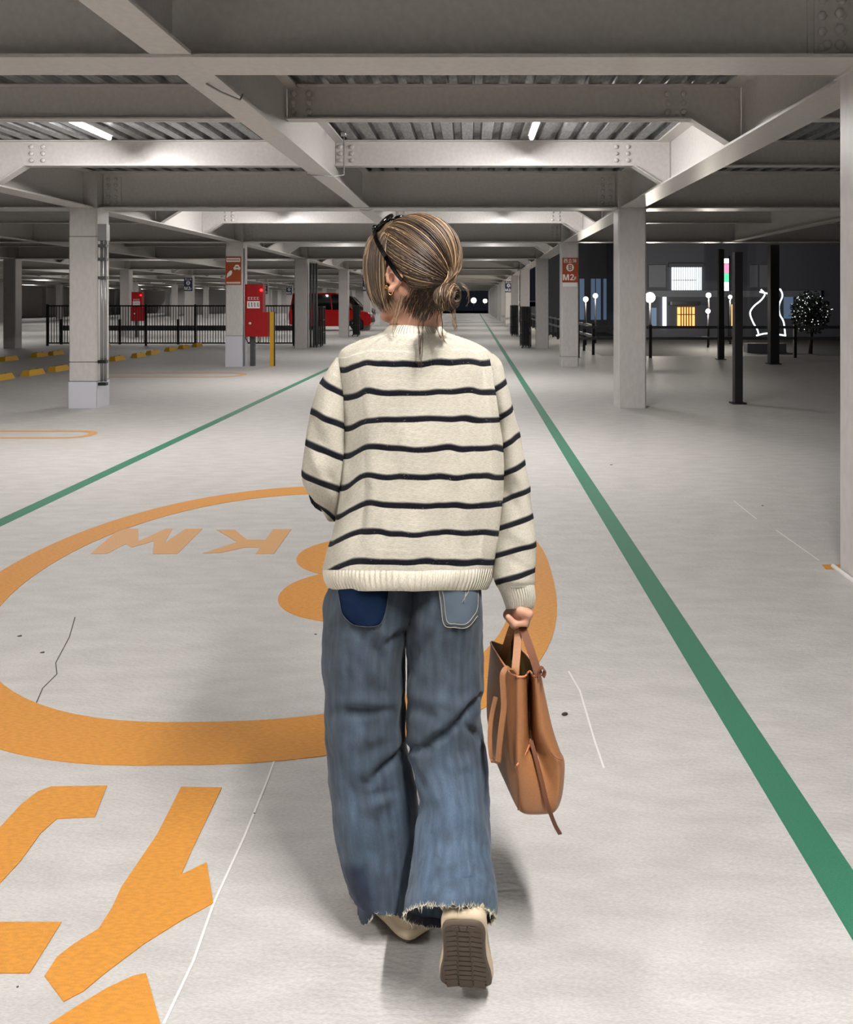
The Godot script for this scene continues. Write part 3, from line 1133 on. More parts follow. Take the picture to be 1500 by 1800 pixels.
	hand.append([W(893, 1081, 1.905), W(901, 1092, 1.915), 0.0105, 0.0095])
	hand.append([W(901, 1092, 1.915), W(912, 1094, 1.91), 0.0095, 0.0085])
	sdf_mesh(st, hand, 0.0026, 0.004)
	# left hand in front of the waist
	var lh := [[wl, wl + Vector3(0.05, 0.03, -0.03), 0.024, 0.026]]
	for i in 4:
		var o := wl + Vector3(0.055, 0.055 - 0.018 * i, -0.035)
		var len: float = [0.9, 1.0, 0.95, 0.75][i]
		lh.append([o, o + Vector3(0.035, 0.012, -0.012) * len, 0.0095, 0.009])
		lh.append([o + Vector3(0.035, 0.012, -0.012) * len, o + Vector3(0.05, 0.012, 0.014) * len, 0.009, 0.008])
	lh.append([wl + Vector3(0.02, 0.03, -0.02), wl + Vector3(0.04, 0.07, -0.012), 0.012, 0.0095])
	sdf_mesh(st, lh, 0.0032, 0.006)
	var b := obj("body", st, M.skin, p, base)
	# eyes and lips
	for s in [1.0, -1.0]:
		st = tool()
		ball(st, H3(hb, hc, s * 0.03, -0.012, 0.079), Vector3(0.0115, 0.0085, 0.0115), hb, 14)
		var e := obj("eye", st, M.eye, b)
		st = tool()
		ball(st, H3(hb, hc, s * 0.03, -0.013, 0.0885), Vector3(0.005, 0.005, 0.0025), hb, 10)
		obj("iris", st, M.iris, e)
		st = tool()
		tube(st, smooth([H3(hb, hc, s * 0.014, 0.008, 0.091), H3(hb, hc, s * 0.030, 0.012, 0.089), H3(hb, hc, s * 0.046, 0.007, 0.078)], 8), 0.0026, 0.0014, 6)
		obj("eyebrow", st, M.bark, b)
	st = tool()
	ball(st, H3(hb, hc, 0, -0.0785, 0.093), Vector3(0.021, 0.0045, 0.007), hb, 12)
	ball(st, H3(hb, hc, 0, -0.0865, 0.0915), Vector3(0.018, 0.005, 0.007), hb, 12)
	obj("lips", st, M.lip, b)
	# small gold earrings on the left ear, a fine necklace, a ring
	st = tool()
	for e in [[-0.067, 0.004, 0.006], [-0.055, 0.014, 0.0035]]:
		var ring := []
		for k in 13:
			var a: float = TAU * k / 12.0
			ring.append(H3(hb, hc, 0.085, e[0] + sin(a) * e[2], e[1] + cos(a) * e[2]))
		tube(st, ring, 0.0011, 0.0011, 6)
	obj("earring", st, M.gold, p, base)
	st = tool()
	var neck := []
	for k in 25:
		var a := TAU * k / 24.0
		neck.append(W(729, 576, 1.93) + Vector3(sin(a) * 0.060, -0.014 * (0.5 - 0.5 * cos(a)) + 0.012, cos(a) * 0.062))
	tube(st, neck, 0.0011, 0.0011, 6)
	obj("necklace", st, M.gold, p, base)

func jumper(p: Node3D, base: Vector3) -> void:
	var keys := []
	for k in [[584, 676, 782, 1.925, 0.074], [591, 654, 806, 1.925, 0.086], [602, 626, 836, 1.925, 0.097], [616, 604, 858, 1.925, 0.104], [640, 594, 876, 1.925, 0.110], [680, 598, 883, 1.925, 0.114], [730, 601, 886, 1.925, 0.116], [780, 602, 889, 1.925, 0.118], [840, 601, 889, 1.925, 0.120], [890, 596, 886, 1.925, 0.122], [930, 588, 881, 1.925, 0.126], [965, 577, 876, 1.925, 0.131], [1000, 571, 870, 1.925, 0.133]]:
		keys.append([k[0], k[1], k[2], k[3], k[4], 0.92 * (k[0] - PY) / FOC])
	var g := garment(keys, 130, 128, 0.86)
	var rows: Array = g[0]
	var wob := noise(0.10, 51, 2)
	var folds := [[690, 700, 676, 880, 16, -0.006], [672, 790, 640, 950, 15, 0.006], [640, 860, 618, 985, 14, -0.010], [640, 640, 655, 740, 20, 0.004], [800, 860, 770, 985, 20, -0.005], [745, 880, 720, 985, 22, 0.006], [850, 700, 862, 860, 14, 0.005], [838, 900, 826, 990, 12, -0.006], [700, 640, 735, 660, 20, -0.004], [800, 632, 850, 660, 18, 0.004], [615, 900, 600, 980, 10, 0.006]]
	fold_rows(rows, folds, wob, 0.006)
	var wv := noise(0.9, 61, 2)
	var sag := func(x: float, py: float, near: float) -> float:
		if near < 0.0:
			return 0.0
		var t := clampf((py - 640.0) / 250.0, 0.0, 1.0)
		var left := 1.0 - smoothstep(-0.93, -0.5 - 0.08 * t, x)
		var bump := exp(-pow((x + 0.45) / 0.16, 2.0)) * lerpf(-1.0, -4.0, t)
		return left * lerpf(9.0, 20.0, t) + bump + wv.get_noise_2d(x * 2.2, py * 0.008) * 5.0 - 3.0 * exp(-pow((x - 0.45) / 0.3, 2.0)) * (1.0 - t)
	var uvs := striped(rows, g[1], 640.0, 49.6, 0.0, sag, 4.0)
	var st := tool()
	st.set_smooth_group(0)
	sheet(st, rows, true, uvs)
	var jm := obj("jumper", st, M.knit, p, base)
	# sleeves
	for s in 2:
		var k2 := []
		if s == 0:
			k2 = [[628, 592, 618, 1.93, 0.040, 0.06], [650, 575, 622, 1.93, 0.058, 0.07], [680, 560, 624, 1.93, 0.066, 0.08], [720, 549, 626, 1.93, 0.070, 0.1], [760, 542, 626, 1.93, 0.072, 0.1], [800, 536, 624, 1.932, 0.074, 0.1], [832, 531, 622, 1.94, 0.076, 0.1], [852, 536, 618, 1.945, 0.075, 0.1], [872, 550, 611, 1.95, 0.066, 0.1], [892, 565, 602, 1.955, 0.054, 0.1], [906, 573, 597, 1.96, 0.042, 0.1], [914, 578, 592, 1.96, 0.022, 0.1], [916, 584, 587, 1.96, 0.006, 0.1]]
		else:
			k2 = [[622, 840, 866, 1.93, 0.045, 0.05], [640, 845, 884, 1.93, 0.062, 0.06], [670, 852, 892, 1.93, 0.068, 0.08], [705, 860, 901, 1.932, 0.068, 0.1], [760, 871, 914, 1.935, 0.066, 0.12], [810, 879, 923, 1.935, 0.064, 0.15], [860, 879, 931, 1.93, 0.062, 0.2], [905, 876, 937, 1.92, 0.060, 0.25], [945, 873, 942, 1.91, 0.059, 0.28], [985, 869, 943, 1.90, 0.058, 0.3], [1012, 867, 941, 1.892, 0.056, 0.33], [1032, 873, 939, 1.887, 0.052, 0.35]]
		var g2 := garment(k2, 90, 64, 0.95)
		var r2: Array = g2[0]
		var f2 := [[548, 745, 590, 830, 14, -0.006], [600, 700, 560, 760, 12, 0.005], [572, 830, 600, 870, 9, -0.007], [556, 800, 570, 850, 10, 0.006]] if s == 0 else [[895, 740, 915, 790, 9, -0.006], [898, 820, 925, 860, 10, 0.005], [886, 860, 915, 905, 9, -0.005], [900, 930, 935, 960, 10, 0.005], [890, 980, 925, 1000, 8, -0.005], [880, 1018, 935, 1022, 7, 0.005]]
		fold_rows(r2, f2, wob, 0.007)
		var zero := func(_x: float, _y: float, _n: float) -> float: return 0.0
		if s == 0:
			zero = func(x: float, py: float, n: float) -> float: return 3.0 * x * x - 8.0
		var u2 := striped(r2, g2[1], 690.0 if s == 0 else 681.0, 54.0 if s == 0 else 47.6, 17.0 if s == 0 else -12.0, zero, 2.0)
		st = tool()
		st.set_smooth_group(0)
		sheet(st, r2, true, u2)
		if s == 0:         # the forearm bends forward out of sight
			tube(st, [W(580, 862, 1.95), W(596, 872, 2.02), W(625, 885, 2.10)], 0.052, 0.042, 20)
		obj("sleeve", st, M.knit, jm)
	# ribbed hem, cuffs and collar
	var n := 192
	var hk := [[999, 571.5, 870.5, 1.925, 0.1325], [1008, 571.5, 869, 1.925, 0.134], [1020, 574, 866, 1.925, 0.133], [1031, 579, 861, 1.925, 0.129], [1036, 583, 857, 1.925, 0.124], [1034, 586, 853, 1.925, 0.119]]
	var h2 := []
	for k in hk:
		h2.append([k[0], k[1], k[2], k[3], k[4], 0.92 * (k[0] - PY) / FOC])
	var hg := garment(h2, 16, n, 0.86)
	fold_rows(hg[0], folds, wob, 0.006)
	rib_part("hem", [hg[0]], 26.0, jm)
	var ck := [[1028, 872, 939.5, 1.888, 0.053, 0.35], [1040, 879, 941, 1.886, 0.05, 0.37], [1052, 884, 942, 1.885, 0.046, 0.38], [1064, 888, 940, 1.884, 0.041, 0.39], [1071, 890, 936, 1.883, 0.037, 0.4], [1069, 893, 933, 1.883, 0.033, 0.4]]
	var cg := garment(ck, 14, 72, 0.95)
	rib_part("cuff", [cg[0]], 11.0, jm)
	var nk := [[577, 691, 768, 1.927, 0.058, 0.03], [571, 688, 771, 1.927, 0.063, 0.03], [575, 682, 777, 1.926, 0.070, 0.035], [582, 676, 783, 1.925, 0.0755, 0.04], [587, 671, 789, 1.925, 0.0775, 0.04]]
	var ng := garment(nk, 10, 96, 0.9)
	rib_part("collar", [ng[0]], 18.0, jm)
	fuzz(rows, g[1], uvs, jm)

func fuzz(rows: Array, pys: PackedFloat32Array, uvs: Array, jm: Node) -> void:
	# brushed pile: short loose fibres standing off the knit
	var st := tool()
	st.set_smooth_group(0)
	var r := RandomNumberGenerator.new()
	r.seed = 77
	for i in 9000:
		var a := r.randi_range(1, rows.size() - 2)
		var n: int = rows[0].size()
		var b := r.randi_range(0, n - 1)
		var row: PackedVector3Array = rows[a]
		var p: Vector3 = row[b].lerp(row[(b + 1) % n], r.randf()).lerp(rows[a + 1][b], r.randf())
		if p.z < -1.94:
			continue
		var v: float = uvs[a][b].y
		if absf(v - roundf(v)) < 0.13 and r.randf() < 0.8:
			continue
		var out := Vector3(p.x + 0.13, 0, p.z + 1.925).normalized()
		var dir := (out * r.randf_range(0.2, 0.8) + Vector3(r.randf_range(-1, 1), r.randf_range(-0.4, 1.0), r.randf_range(-0.5, 0.5))).normalized() * r.randf_range(0.003, 0.007)
		var w := dir.cross(out).normalized() * 0.00022
		tri(st, p - w, p + w, p + dir)
	var o := obj("pile", st, M.fray, jm)
	o.set_meta("kind", "stuff")

func rib_part(called: String, sets: Array, turns: float, parent: Node) -> void:
	var st := tool()
	st.set_smooth_group(0)
	for rows in sets:
		var n: int = rows[0].size()
		var uvs := []
		for i in rows.size():
			var u := PackedVector2Array()
			for j in n + 1:
				u.append(Vector2(float(j) / n * turns, float(i) / rows.size() * 0.2))
			uvs.append(u)
		sheet(st, rows, true, uvs)
	obj(called, st, M.rib, parent)

# ---------------------------------------------------------------- jeans
func denim_tone(q: Vector2, leg: int, p: Vector3, n: FastNoiseLite) -> Color:
	# indigo that is worn pale down the shin and thigh, dark where a turn-up or a patch was
	var c := Color(0.235, 0.277, 0.318)
	var pale := Color(0.29, 0.355, 0.425)
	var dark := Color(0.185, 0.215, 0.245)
	var k := smoothstep(1250.0, 1480.0, q.y)
	c = c.lerp(pale, k * (0.95 if leg == 1 else 0.55))
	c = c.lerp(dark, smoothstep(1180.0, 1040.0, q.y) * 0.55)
	if leg == 0:
		c = c.lerp(pale, 0.5 * exp(-pow((q.x - 612.0) / 22.0, 2.0)) * smoothstep(1150.0, 1300.0, q.y))
		c = c.lerp(Color(0.04, 0.10, 0.20), smoothstep(0.0, 26.0, minf(q.y - 1508.0 - (q.x - 605.0) * 0.12, 668.0 - q.x - (1595.0 - q.y) * 0.22)) * 0.9)
	else:
		c = c.lerp(pale, 0.7 * exp(-pow((q.x - 795.0) / 34.0, 2.0)) * smoothstep(1310.0, 1400.0, q.y))
	var f := n.get_noise_3d(p.x * 60.0, p.y * 14.0, p.z * 60.0)
	c = c.lerp(pale if f > 0.0 else dark, absf(f) * 0.7)
	return c.srgb_to_linear() * 1.28

func jeans(p: Node3D, base: Vector3) -> void:
	var st := tool()
	st.set_smooth_group(0)
	var wob := noise(0.12, 71, 3)
	var fade := noise(0.35, 72, 3)
	var legs := [
		[[1004, 590, 742, 1.93, 0.100, 0.25], [1045, 575, 738, 1.93, 0.112, 0.22], [1090, 572, 727, 1.928, 0.118, 0.15], [1125, 571, 713, 1.925, 0.116, 0.1], [1180, 572, 711, 1.92, 0.108, 0.0], [1250, 574, 710, 1.92, 0.104, 0.0], [1300, 576, 712, 1.922, 0.103, 0.0], [1350, 579, 722, 1.922, 0.104, 0.0], [1400, 584, 734, 1.92, 0.106, 0.0], [1450, 592, 740, 1.92, 0.110, 0.0], [1500, 601, 738, 1.92, 0.114, 0.0], [1540, 611, 735, 1.92, 0.117, 0.1], [1558, 620, 733, 1.92, 0.118, 0.22], [1572, 632, 731, 1.92, 0.118, 0.34]],
		[[1004, 728, 838, 1.93, 0.100, 0.25], [1045, 724, 847, 1.93, 0.112, 0.22], [1090, 718, 848, 1.928, 0.118, 0.15], [1125, 715, 848, 1.925, 0.116, 0.1], [1180, 714, 849, 1.91, 0.104, 0.0], [1220, 715, 851, 1.90, 0.100, 0.0], [1262, 713, 844, 1.895, 0.096, 0.0], [1300, 714, 850, 1.885, 0.096, 0.0], [1340, 722, 856, 1.865, 0.096, 0.05], [1400, 740, 857, 1.835, 0.095, 0.2], [1450, 733, 860, 1.81, 0.095, 0.35], [1500, 727, 864, 1.775, 0.095, 0.5], [1545, 721, 869, 1.735, 0.096, 0.72], [1584, 716, 872, 1.70, 0.097, 0.92], [1613, 713, 870, 1.683, 0.099, 1.0]]]
	var folds := [
		[[591, 1254, 690, 1249, 9, -0.012], [600, 1236, 690, 1234, 11, 0.006], [648, 1378, 708, 1318, 7, -0.016], [638, 1360, 700, 1300, 11, 0.008], [684, 1130, 714, 1112, 8, -0.016], [664, 1108, 700, 1128, 10, 0.006], [618, 1120, 668, 1200, 13, 0.007], [636, 1108, 690, 1190, 11, -0.006], [622, 1300, 690, 1290, 16, 0.006], [650, 1400, 690, 1392, 8, -0.006], [640, 1420, 700, 1400, 10, 0.005], [610, 1430, 625, 1560, 12, 0.006], [655, 1450, 668, 1600, 14, -0.007], [690, 1460, 684, 1600, 12, 0.007], [640, 1500, 650, 1590, 9, 0.005], [590, 1330, 640, 1440, 12, -0.005]],
		[[748, 1314, 800, 1275, 8, -0.020], [800, 1275, 848, 1226, 9, -0.022], [756, 1292, 836, 1226, 14, 0.010], [708, 1316, 752, 1318, 7, -0.016], [822, 1278, 846, 1300, 7, -0.012], [720, 1180, 770, 1100, 14, -0.010], [716, 1240, 776, 1270, 11, -0.008], [740, 1225, 800, 1240, 13, 0.006], [742, 1330, 760, 1400, 12, 0.008], [724, 1345, 748, 1382, 8, -0.008], [772, 1516, 792, 1556, 8, -0.013], [792, 1556, 832, 1548, 7, -0.010], [800, 1530, 840, 1520, 11, 0.008], [760, 1470, 758, 1580, 9, -0.007], [745, 1500, 740, 1580, 8, 0.006], [838, 1400, 846, 1540, 12, 0.005], [800, 1350, 840, 1330, 14, 0.006], [850, 1490, 830, 1560, 9, -0.006]]]
	for leg in 2:
		var g := garment(legs[leg], 150, 88, 0.9)
		var rows: Array = g[0]
		fold_rows(rows, folds[leg], wob, 0.008)
		for i in 48:
			var r0: PackedVector3Array = rows[i]
			for j in range(22, 67):
				seat.append([project(r0[j]), r0[j]])
		# ragged hem
		var last: PackedVector3Array = rows[rows.size() - 1]
		for j in last.size():
			var drop := 0.0
			if leg == 0:      # the hem trails lower at the inside of the leg and at the outer corner
				drop = 0.035 * smoothstep(690.0, 722.0, project(last[j]).x) + 0.03 * (1.0 - smoothstep(636.0, 662.0, project(last[j]).x))
			last[j].y = maxf(last[j].y - drop + rng.randf_range(-0.003, 0.003), 0.006)
		rows[rows.size() - 1] = last
		var cols := []
		for row in rows:
			var c := PackedColorArray()
			for q in row:
				c.append(denim_tone(project(q), leg, q, fade))
			cols.append(c)
		sheet(st, rows, true, [], cols)
		# turned-in edge of the hem
		var inner := []
		for k in 4:
			var r := PackedVector3Array()
			var src: PackedVector3Array = rows[rows.size() - 1 - k * 2]
			var c := Vector3.ZERO
			for q in src:
				c += q
			c /= src.size()
			for q in src:
				r.append(c + (q - c) * (0.985 if k > 0 else 0.998))
			inner.append(r)
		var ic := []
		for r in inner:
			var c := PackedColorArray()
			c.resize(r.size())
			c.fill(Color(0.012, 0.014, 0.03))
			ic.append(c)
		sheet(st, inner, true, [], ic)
		hems.append(last)
	var j := obj("jeans", st, M.denim, p, base)
	# frayed white threads along the hems
	st = tool()
	st.set_smooth_group(0)
	for leg in 2:
		var last: PackedVector3Array = hems[leg]
		for i in (900 if leg == 1 else 260):
			var k := rng.randi_range(0, last.size() - 1)
			var q: Vector3 = last[k].lerp(last[(k + 1) % last.size()], rng.randf())
			if leg == 0 and q.x < W(655, 1600, 1.9).x:
				continue
			var dir := Vector3(rng.randf_range(-0.5, 0.5), rng.randf_range(-0.6, 1.6), rng.randf_range(-0.3, 0.3)).normalized() * rng.randf_range(0.004, 0.012)
			var w := Vector3(rng.randf_range(-1, 1), 0.2, rng.randf_range(-1, 1)).normalized() * 0.0006
			var o := Vector3(0, 0, 0.0015)
			if q.y + dir.y < 0.003:
				dir.y = absf(dir.y)
			tri(st, q - w + o, q + w + o, q + dir + o * 1.5)
	var fr := obj("frayed_hem", st, M.fray, j)
	fr.set_meta("kind", "stuff")
	pocket(j, 0)
	pocket(j, 1)
	# seat seam
	st = tool()
	for off in [-2.0, 2.0]:
		var pts := []
		for q in [[733, 1040], [731, 1062], [727, 1084], [719, 1103], [714, 1114]]:
			pts.append(cloth_at(q[0] + off, q[1], 0.0))
		tube(st, smooth(pts, 12), 0.0009, 0.0009, 5)
	obj("seat_seam", st, M.stitchdark, j)

var hems := []

var seat := []

func cloth_at(px: float, py: float, lift: float) -> Vector3:      # a point on the seat of the jeans, from the four nearest of its vertices
	var q := Vector2(px, py)
	var best := []
	for e in seat:
		var d: float = (e[0] as Vector2).distance_squared_to(q)
		if best.size() < 4 or d < best[3][0]:
			best.append([d, -e[1].z])
			best.sort()
			if best.size() > 4:
				best.pop_back()
	var num := 0.0
	var den := 0.0
	for e in best:
		var w: float = 1.0 / (e[0] + 1.0)
		num += e[1] * w
		den += w
	return W(px, py, num / den - lift)

func pocket(j: Node, which: int) -> void:
	var outline := [[593, 1036], [597, 1058], [601, 1078], [612, 1092], [626, 1100], [650, 1102], [668, 1098], [676, 1082], [681, 1060], [684, 1036]] if which == 0 else [[771, 1032], [775, 1060], [781, 1098], [800, 1103], [821, 1103], [836, 1088], [845, 1070], [846, 1032]]
	var st := tool()
	st.set_smooth_group(0)
	# a patch that follows the cloth: rows between the left and right outline
	var y1: float = 1102.0
	var rows := []
	for i in 19:
		var py := lerpf(1032.0, y1, i / 18.0)
		var lo := 9999.0
		var hi := -9999.0
		for k in outline.size() - 1:
			var a = outline[k]; var b = outline[k + 1]
			if (a[1] <= py and b[1] >= py) or (b[1] <= py and a[1] >= py):
				var t: float = 0.5 if a[1] == b[1] else (py - a[1]) / float(b[1] - a[1])
				var x := lerpf(a[0], b[0], t)
				lo = minf(lo, x); hi = maxf(hi, x)
		if lo > hi:
			lo = minf(outline[0][0] + 4.0, 700.0 if which == 0 else 999.0); hi = lo + 80.0
		var row := PackedVector3Array()
		for k in 15:
			var t := k / 14.0
			var e := minf(minf(t, 1.0 - t) * 12.0, 1.0)
			row.append(cloth_at(lerpf(lo, hi, t), py, 0.003 + 0.004 * e))
		rows.append(row)
	sheet(st, rows, false)
	var o := obj("pocket", st, M.pocket if which == 0 else M.pocketfade, j)
	o.set_meta("label", "dark indigo patch pocket" if which == 0 else "faded pocket with pale stitching")
	st = tool()
	var pts := []
	for k in outline.size():
		var q = outline[k]
		pts.append(cloth_at(q[0], q[1], 0.0075))
	tube(st, smooth(pts, 40), 0.0009, 0.0009, 5)
	if which == 1:
		var p2 := []
		for q in [[777, 1032], [781, 1058], [786, 1092], [801, 1097], [819, 1097], [832, 1084], [840, 1068], [841, 1032]]:
			p2.append(cloth_at(q[0], q[1], 0.0085))
		tube(st, smooth(p2, 40), 0.0008, 0.0008, 5)
		for q in [[[812, 1060], [826, 1036]], [[816, 1060], [820, 1036]]]:
			tube(st, [cloth_at(q[0][0], q[0][1], 0.0085), cloth_at(q[1][0], q[1][1], 0.0085)], 0.0008, 0.0008, 5)
	obj("stitching", st, M.stitchdark if which == 0 else M.stitch, o)

# ---------------------------------------------------------------- hair
func strand(st: SurfaceTool, pts: Array, r: float, c: Color, sides := 3) -> void:
	st.set_color(c)
	var n := pts.size()
	var prev := PackedVector3Array()
	for i in n:
		var t: Vector3 = (pts[mini(i + 1, n - 1)] - pts[maxi(i - 1, 0)]).normalized()
		var s := t.cross(Vector3(0.31, 0.2, 0.93)).normalized()
		var u := s.cross(t)
		var k := float(i) / (n - 1)
		var rr := r * minf(1.0, minf(0.25 + k * 8.0, (1.0 - k) * 5.0 + 0.15))
		var row := PackedVector3Array()
		for m in sides:
			var a := TAU * m / sides
			row.append(pts[i] + (s * cos(a) + u * sin(a)) * rr)
		if i > 0:
			for m in sides:
				var m2 := (m + 1) % sides
				tri(st, prev[m], row[m], row[m2])
				tri(st, prev[m], row[m2], prev[m2])
		prev = row

func hair_color(r: RandomNumberGenerator, bias := 0.0) -> Color:
	var t := clampf(r.randfn(0.38 + bias, 0.30), 0.0, 1.0)
	var c := Color(0.19, 0.135, 0.098).lerp(Color(0.70, 0.58, 0.435), t * t * 0.7 + t * 0.3)
	return c.srgb_to_linear()

func hair(p: Node3D, base: Vector3, hb: Basis, hc: Vector3) -> void:
	var r := RandomNumberGenerator.new()
	r.seed = 4
	var mid := Vector3(0, 0.012, -0.012)
	var rad := Vector3(0.086, 0.098, 0.107)
	var bun_dir := Vector3(-0.05, -0.62, -0.80).normalized()
	# hairline, once round: forehead, left temple, over the left ear, nape, and back up the right
	var line := [Vector3(0, 0.86, 0.62), Vector3(0.42, 0.72, 0.66), Vector3(0.80, 0.38, 0.56), Vector3(0.95, 0.02, 0.30), Vector3(0.98, -0.10, 0.02), Vector3(0.86, -0.54, -0.06), Vector3(0.66, -0.84, -0.17), Vector3(0.34, -1.02, -0.28), Vector3(0, -1.08, -0.34), Vector3(-0.34, -1.02, -0.28), Vector3(-0.66, -0.84, -0.17), Vector3(-0.86, -0.54, -0.06), Vector3(-0.98, -0.10, 0.02), Vector3(-0.95, 0.02, 0.30), Vector3(-0.80, 0.38, 0.56), Vector3(-0.42, 0.72, 0.66), Vector3(0, 0.86, 0.62)]
	var at := func(d: Vector3, k: float) -> Vector3: return hc + hb * (mid + d * rad * k)
	var st := tool()
	st.set_smooth_group(0)
	# scalp cap in the roots' colour
	var rows := []
	var cols := []
	for i in 97:
		var d0: Vector3 = (spline(line, i / 96.0 * 16.0) as Vector3).normalized()
		var row := PackedVector3Array()
		var cc := PackedColorArray()
		for k in 33:
			var t := k / 32.0
			var d := d0.slerp(bun_dir, t)
			var lift := lerpf(0.90, 0.985, smoothstep(0.0, 0.12, t))
			row.append(at.call(d, lift))
			cc.append(Color(0.27, 0.185, 0.115).srgb_to_linear())
		rows.append(row)
		cols.append(cc)
	sheet(st, rows, false, [], cols)
	var hobj := obj("hair", st, M.hair, p, base)
	# strands swept back to the bun
	st = tool()
	st.set_smooth_group(0)
	for i in 3600:
		var s := r.randf() * 16.0
		var d0: Vector3 = (spline(line, s) as Vector3).normalized()
		var t0 := 0.0 if i % 3 == 0 else pow(r.randf(), 1.6) * 0.62
		var t1 := minf(1.0, t0 + r.randf_range(0.35, 0.9))
		var c := hair_color(r, 0.09 * sin(s * 7.0) + 0.09 * sin(s * 17.0))
		var lift := r.randf_range(0.985, 1.03)
		var wave := r.randf_range(-0.03, 0.03)
		var pts := []
		for k in 11:
			var t := lerpf(t0, t1, k / 10.0)
			var d := d0.slerp(bun_dir, t)
			d = (d + d0.cross(bun_dir).normalized() * sin(t * PI) * wave).normalized()
			pts.append(at.call(d, lift * lerpf(0.945, 1.0, smoothstep(0.0, 0.14, t)) + 0.012 * sin(t * PI)))
		strand(st, pts, r.randf_range(0.0007, 0.0015), c)
	var so := obj("strands", st, M.hair, hobj)
	so.set_meta("kind", "stuff")
	# locks that fall past the left cheek, in front of the ear
	st = tool()
	for i in 1500:
		var a := r.randf()
		var b := pow(r.randf(), 0.9)
		var len := r.randf_range(0.62, 1.0)
		var j := r.randf_range(-0.004, 0.004)
		var pts := [hc + hb * Vector3(lerpf(0.0, 0.045, a), 0.108 - 0.012 * a, lerpf(0.046, -0.02, b)),
			hc + hb * Vector3(lerpf(0.050, 0.074, lerpf(a, b, 0.5)), 0.068 - 0.004 * a, lerpf(0.079, 0.006, b)),
			hc + hb * Vector3(lerpf(0.070, 0.0895, b) + j, 0.020, lerpf(0.088, 0.008, b)),
			hc + hb * Vector3(lerpf(0.074, 0.088, b) + j, -0.034, lerpf(0.086, 0.016, b)),
			hc + hb * Vector3(0.077 + j * 1.5, -0.074, lerpf(0.068, 0.020, b) + j),
			hc + hb * Vector3(0.069 + j * 2.0, -0.112 + r.randf_range(-0.02, 0.02), lerpf(0.038, 0.012, b) + j * 2.0)]
		var sm := smooth(pts, 16)
		sm.resize(maxi(6, int(16 * len)))
		var tone := 0.22 if b < 0.25 else 0.02
		strand(st, sm, r.randf_range(0.0006, 0.0013), hair_color(r, tone + 0.12 * sin(b * 40.0)))
	var fl := obj("face_locks", st, M.hair, hobj)
	fl.set_meta("kind", "stuff")
	# the bun: coiled rope of strands low at the back
	st = tool()
	var bc := W(781, 521, 1.775)
	var ax := (hb * Vector3(-0.15, -0.22, -1.0)).normalized()
	var bx := Vector3.UP.cross(ax).normalized()
	var by := ax.cross(bx)
	for i in 760:
		var ph := r.randf() * TAU
		var tilt := r.randf_range(-0.6, 0.6)
		var maj := r.randf_range(0.010, 0.031)
		var off := r.randf_range(-0.016, 0.016)
		var len := r.randf_range(1.4, 4.2)
		var c := hair_color(r, 0.12 if maj > 0.024 else -0.1)
		var dome := sqrt(maxf(0.0, 1.0 - pow(maj / 0.034, 2.0))) * 0.026
		var pts := []
		for k in 13:
			var a := ph + len * k / 12.0
			var m2 := maj + 0.003 * sin(a * 2.0 + tilt * 5.0)
			pts.append(bc + bx * cos(a) * m2 * 1.18 + by * sin(a) * m2 * 0.92 + ax * (dome * 0.8 + off * 0.35 + 0.006 * sin(a + tilt * 6.0)))
		strand(st, pts, r.randf_range(0.0008, 0.0016), c)
	# twisted stem between head and bun
	for i in 320:
		var d0 := (Vector3(r.randf_range(-0.5, 0.6), r.randf_range(-0.65, -0.1), -0.85)).normalized()
		var a0: Vector3 = at.call(d0, 1.0)
		var a1: Vector3 = at.call(d0.slerp(bun_dir, 0.6), 1.05)
		var ang := r.randf() * TAU
		var e := bc + bx * cos(ang) * 0.028 + by * sin(ang) * 0.022
		strand(st, smooth([a0, a1, e, bc + bx * cos(ang + 1.2) * 0.022 + by * sin(ang + 1.2) * 0.018 + ax * 0.016], 10), r.randf_range(0.0008, 0.0015), hair_color(r, 0.02))
	ball(st, bc, Vector3(0.029, 0.023, 0.024), Basis(bx, by, ax))
	var bo := obj("bun", st, M.hair, hobj)
	bo.set_meta("kind", "stuff")
	# wisps at the nape and under the bun
	st = tool()
	var wisps := [[[742, 548], [735, 575], [738, 600], [736, 640], 1.80], [[748, 545], [743, 570], [741, 610], [739, 650], 1.79], [[770, 545], [768, 570], [772, 590], [786, 606], 1.79], [[775, 540], [777, 570], [779, 592], [783, 602], 1.78], [[794, 540], [797, 560], [800, 575], [801, 582], 1.77], [[798, 538], [799, 555], [801, 570], [803, 578], 1.77], [[790, 540], [795, 556], [797, 568], [799, 576], 1.77], [[704, 520], [697, 545], [693, 570], [690, 592], 1.83], [[709, 520], [702, 545], [698, 560], [695, 580], 1.83], [[812, 500], [822, 512], [826, 528], [820, 540], 1.77], [[808, 496], [818, 502], [824, 512], [822, 524], 1.77]]
	for w in wisps:
		for k in 6:
			var pts := []
			for q in 4:
				pts.append(W(w[q][0] + r.randf_range(-2.5, 2.5), w[q][1] + r.randf_range(-3, 3), w[4]))
			strand(st, smooth(pts, 12), 0.00045, hair_color(r, 0.1))
	for i in 1100:          # short hairs swept up from the nape
		var x := r.randfn(742, 17)
		var y := 512.0 + 58.0 * pow(r.randf(), 1.7) - absf(x - 742) * 0.5
		var dd := 1.858 - 0.012 * (1.0 - pow((x - 742) / 36.0, 2.0))
		strand(st, smooth([W(x, y, dd), W(x + r.randf_range(0, 6), y - 11, dd - 0.006), W(x + r.randf_range(4, 14), y - 26, dd - 0.02)], 6), 0.0007, hair_color(r, -0.22))
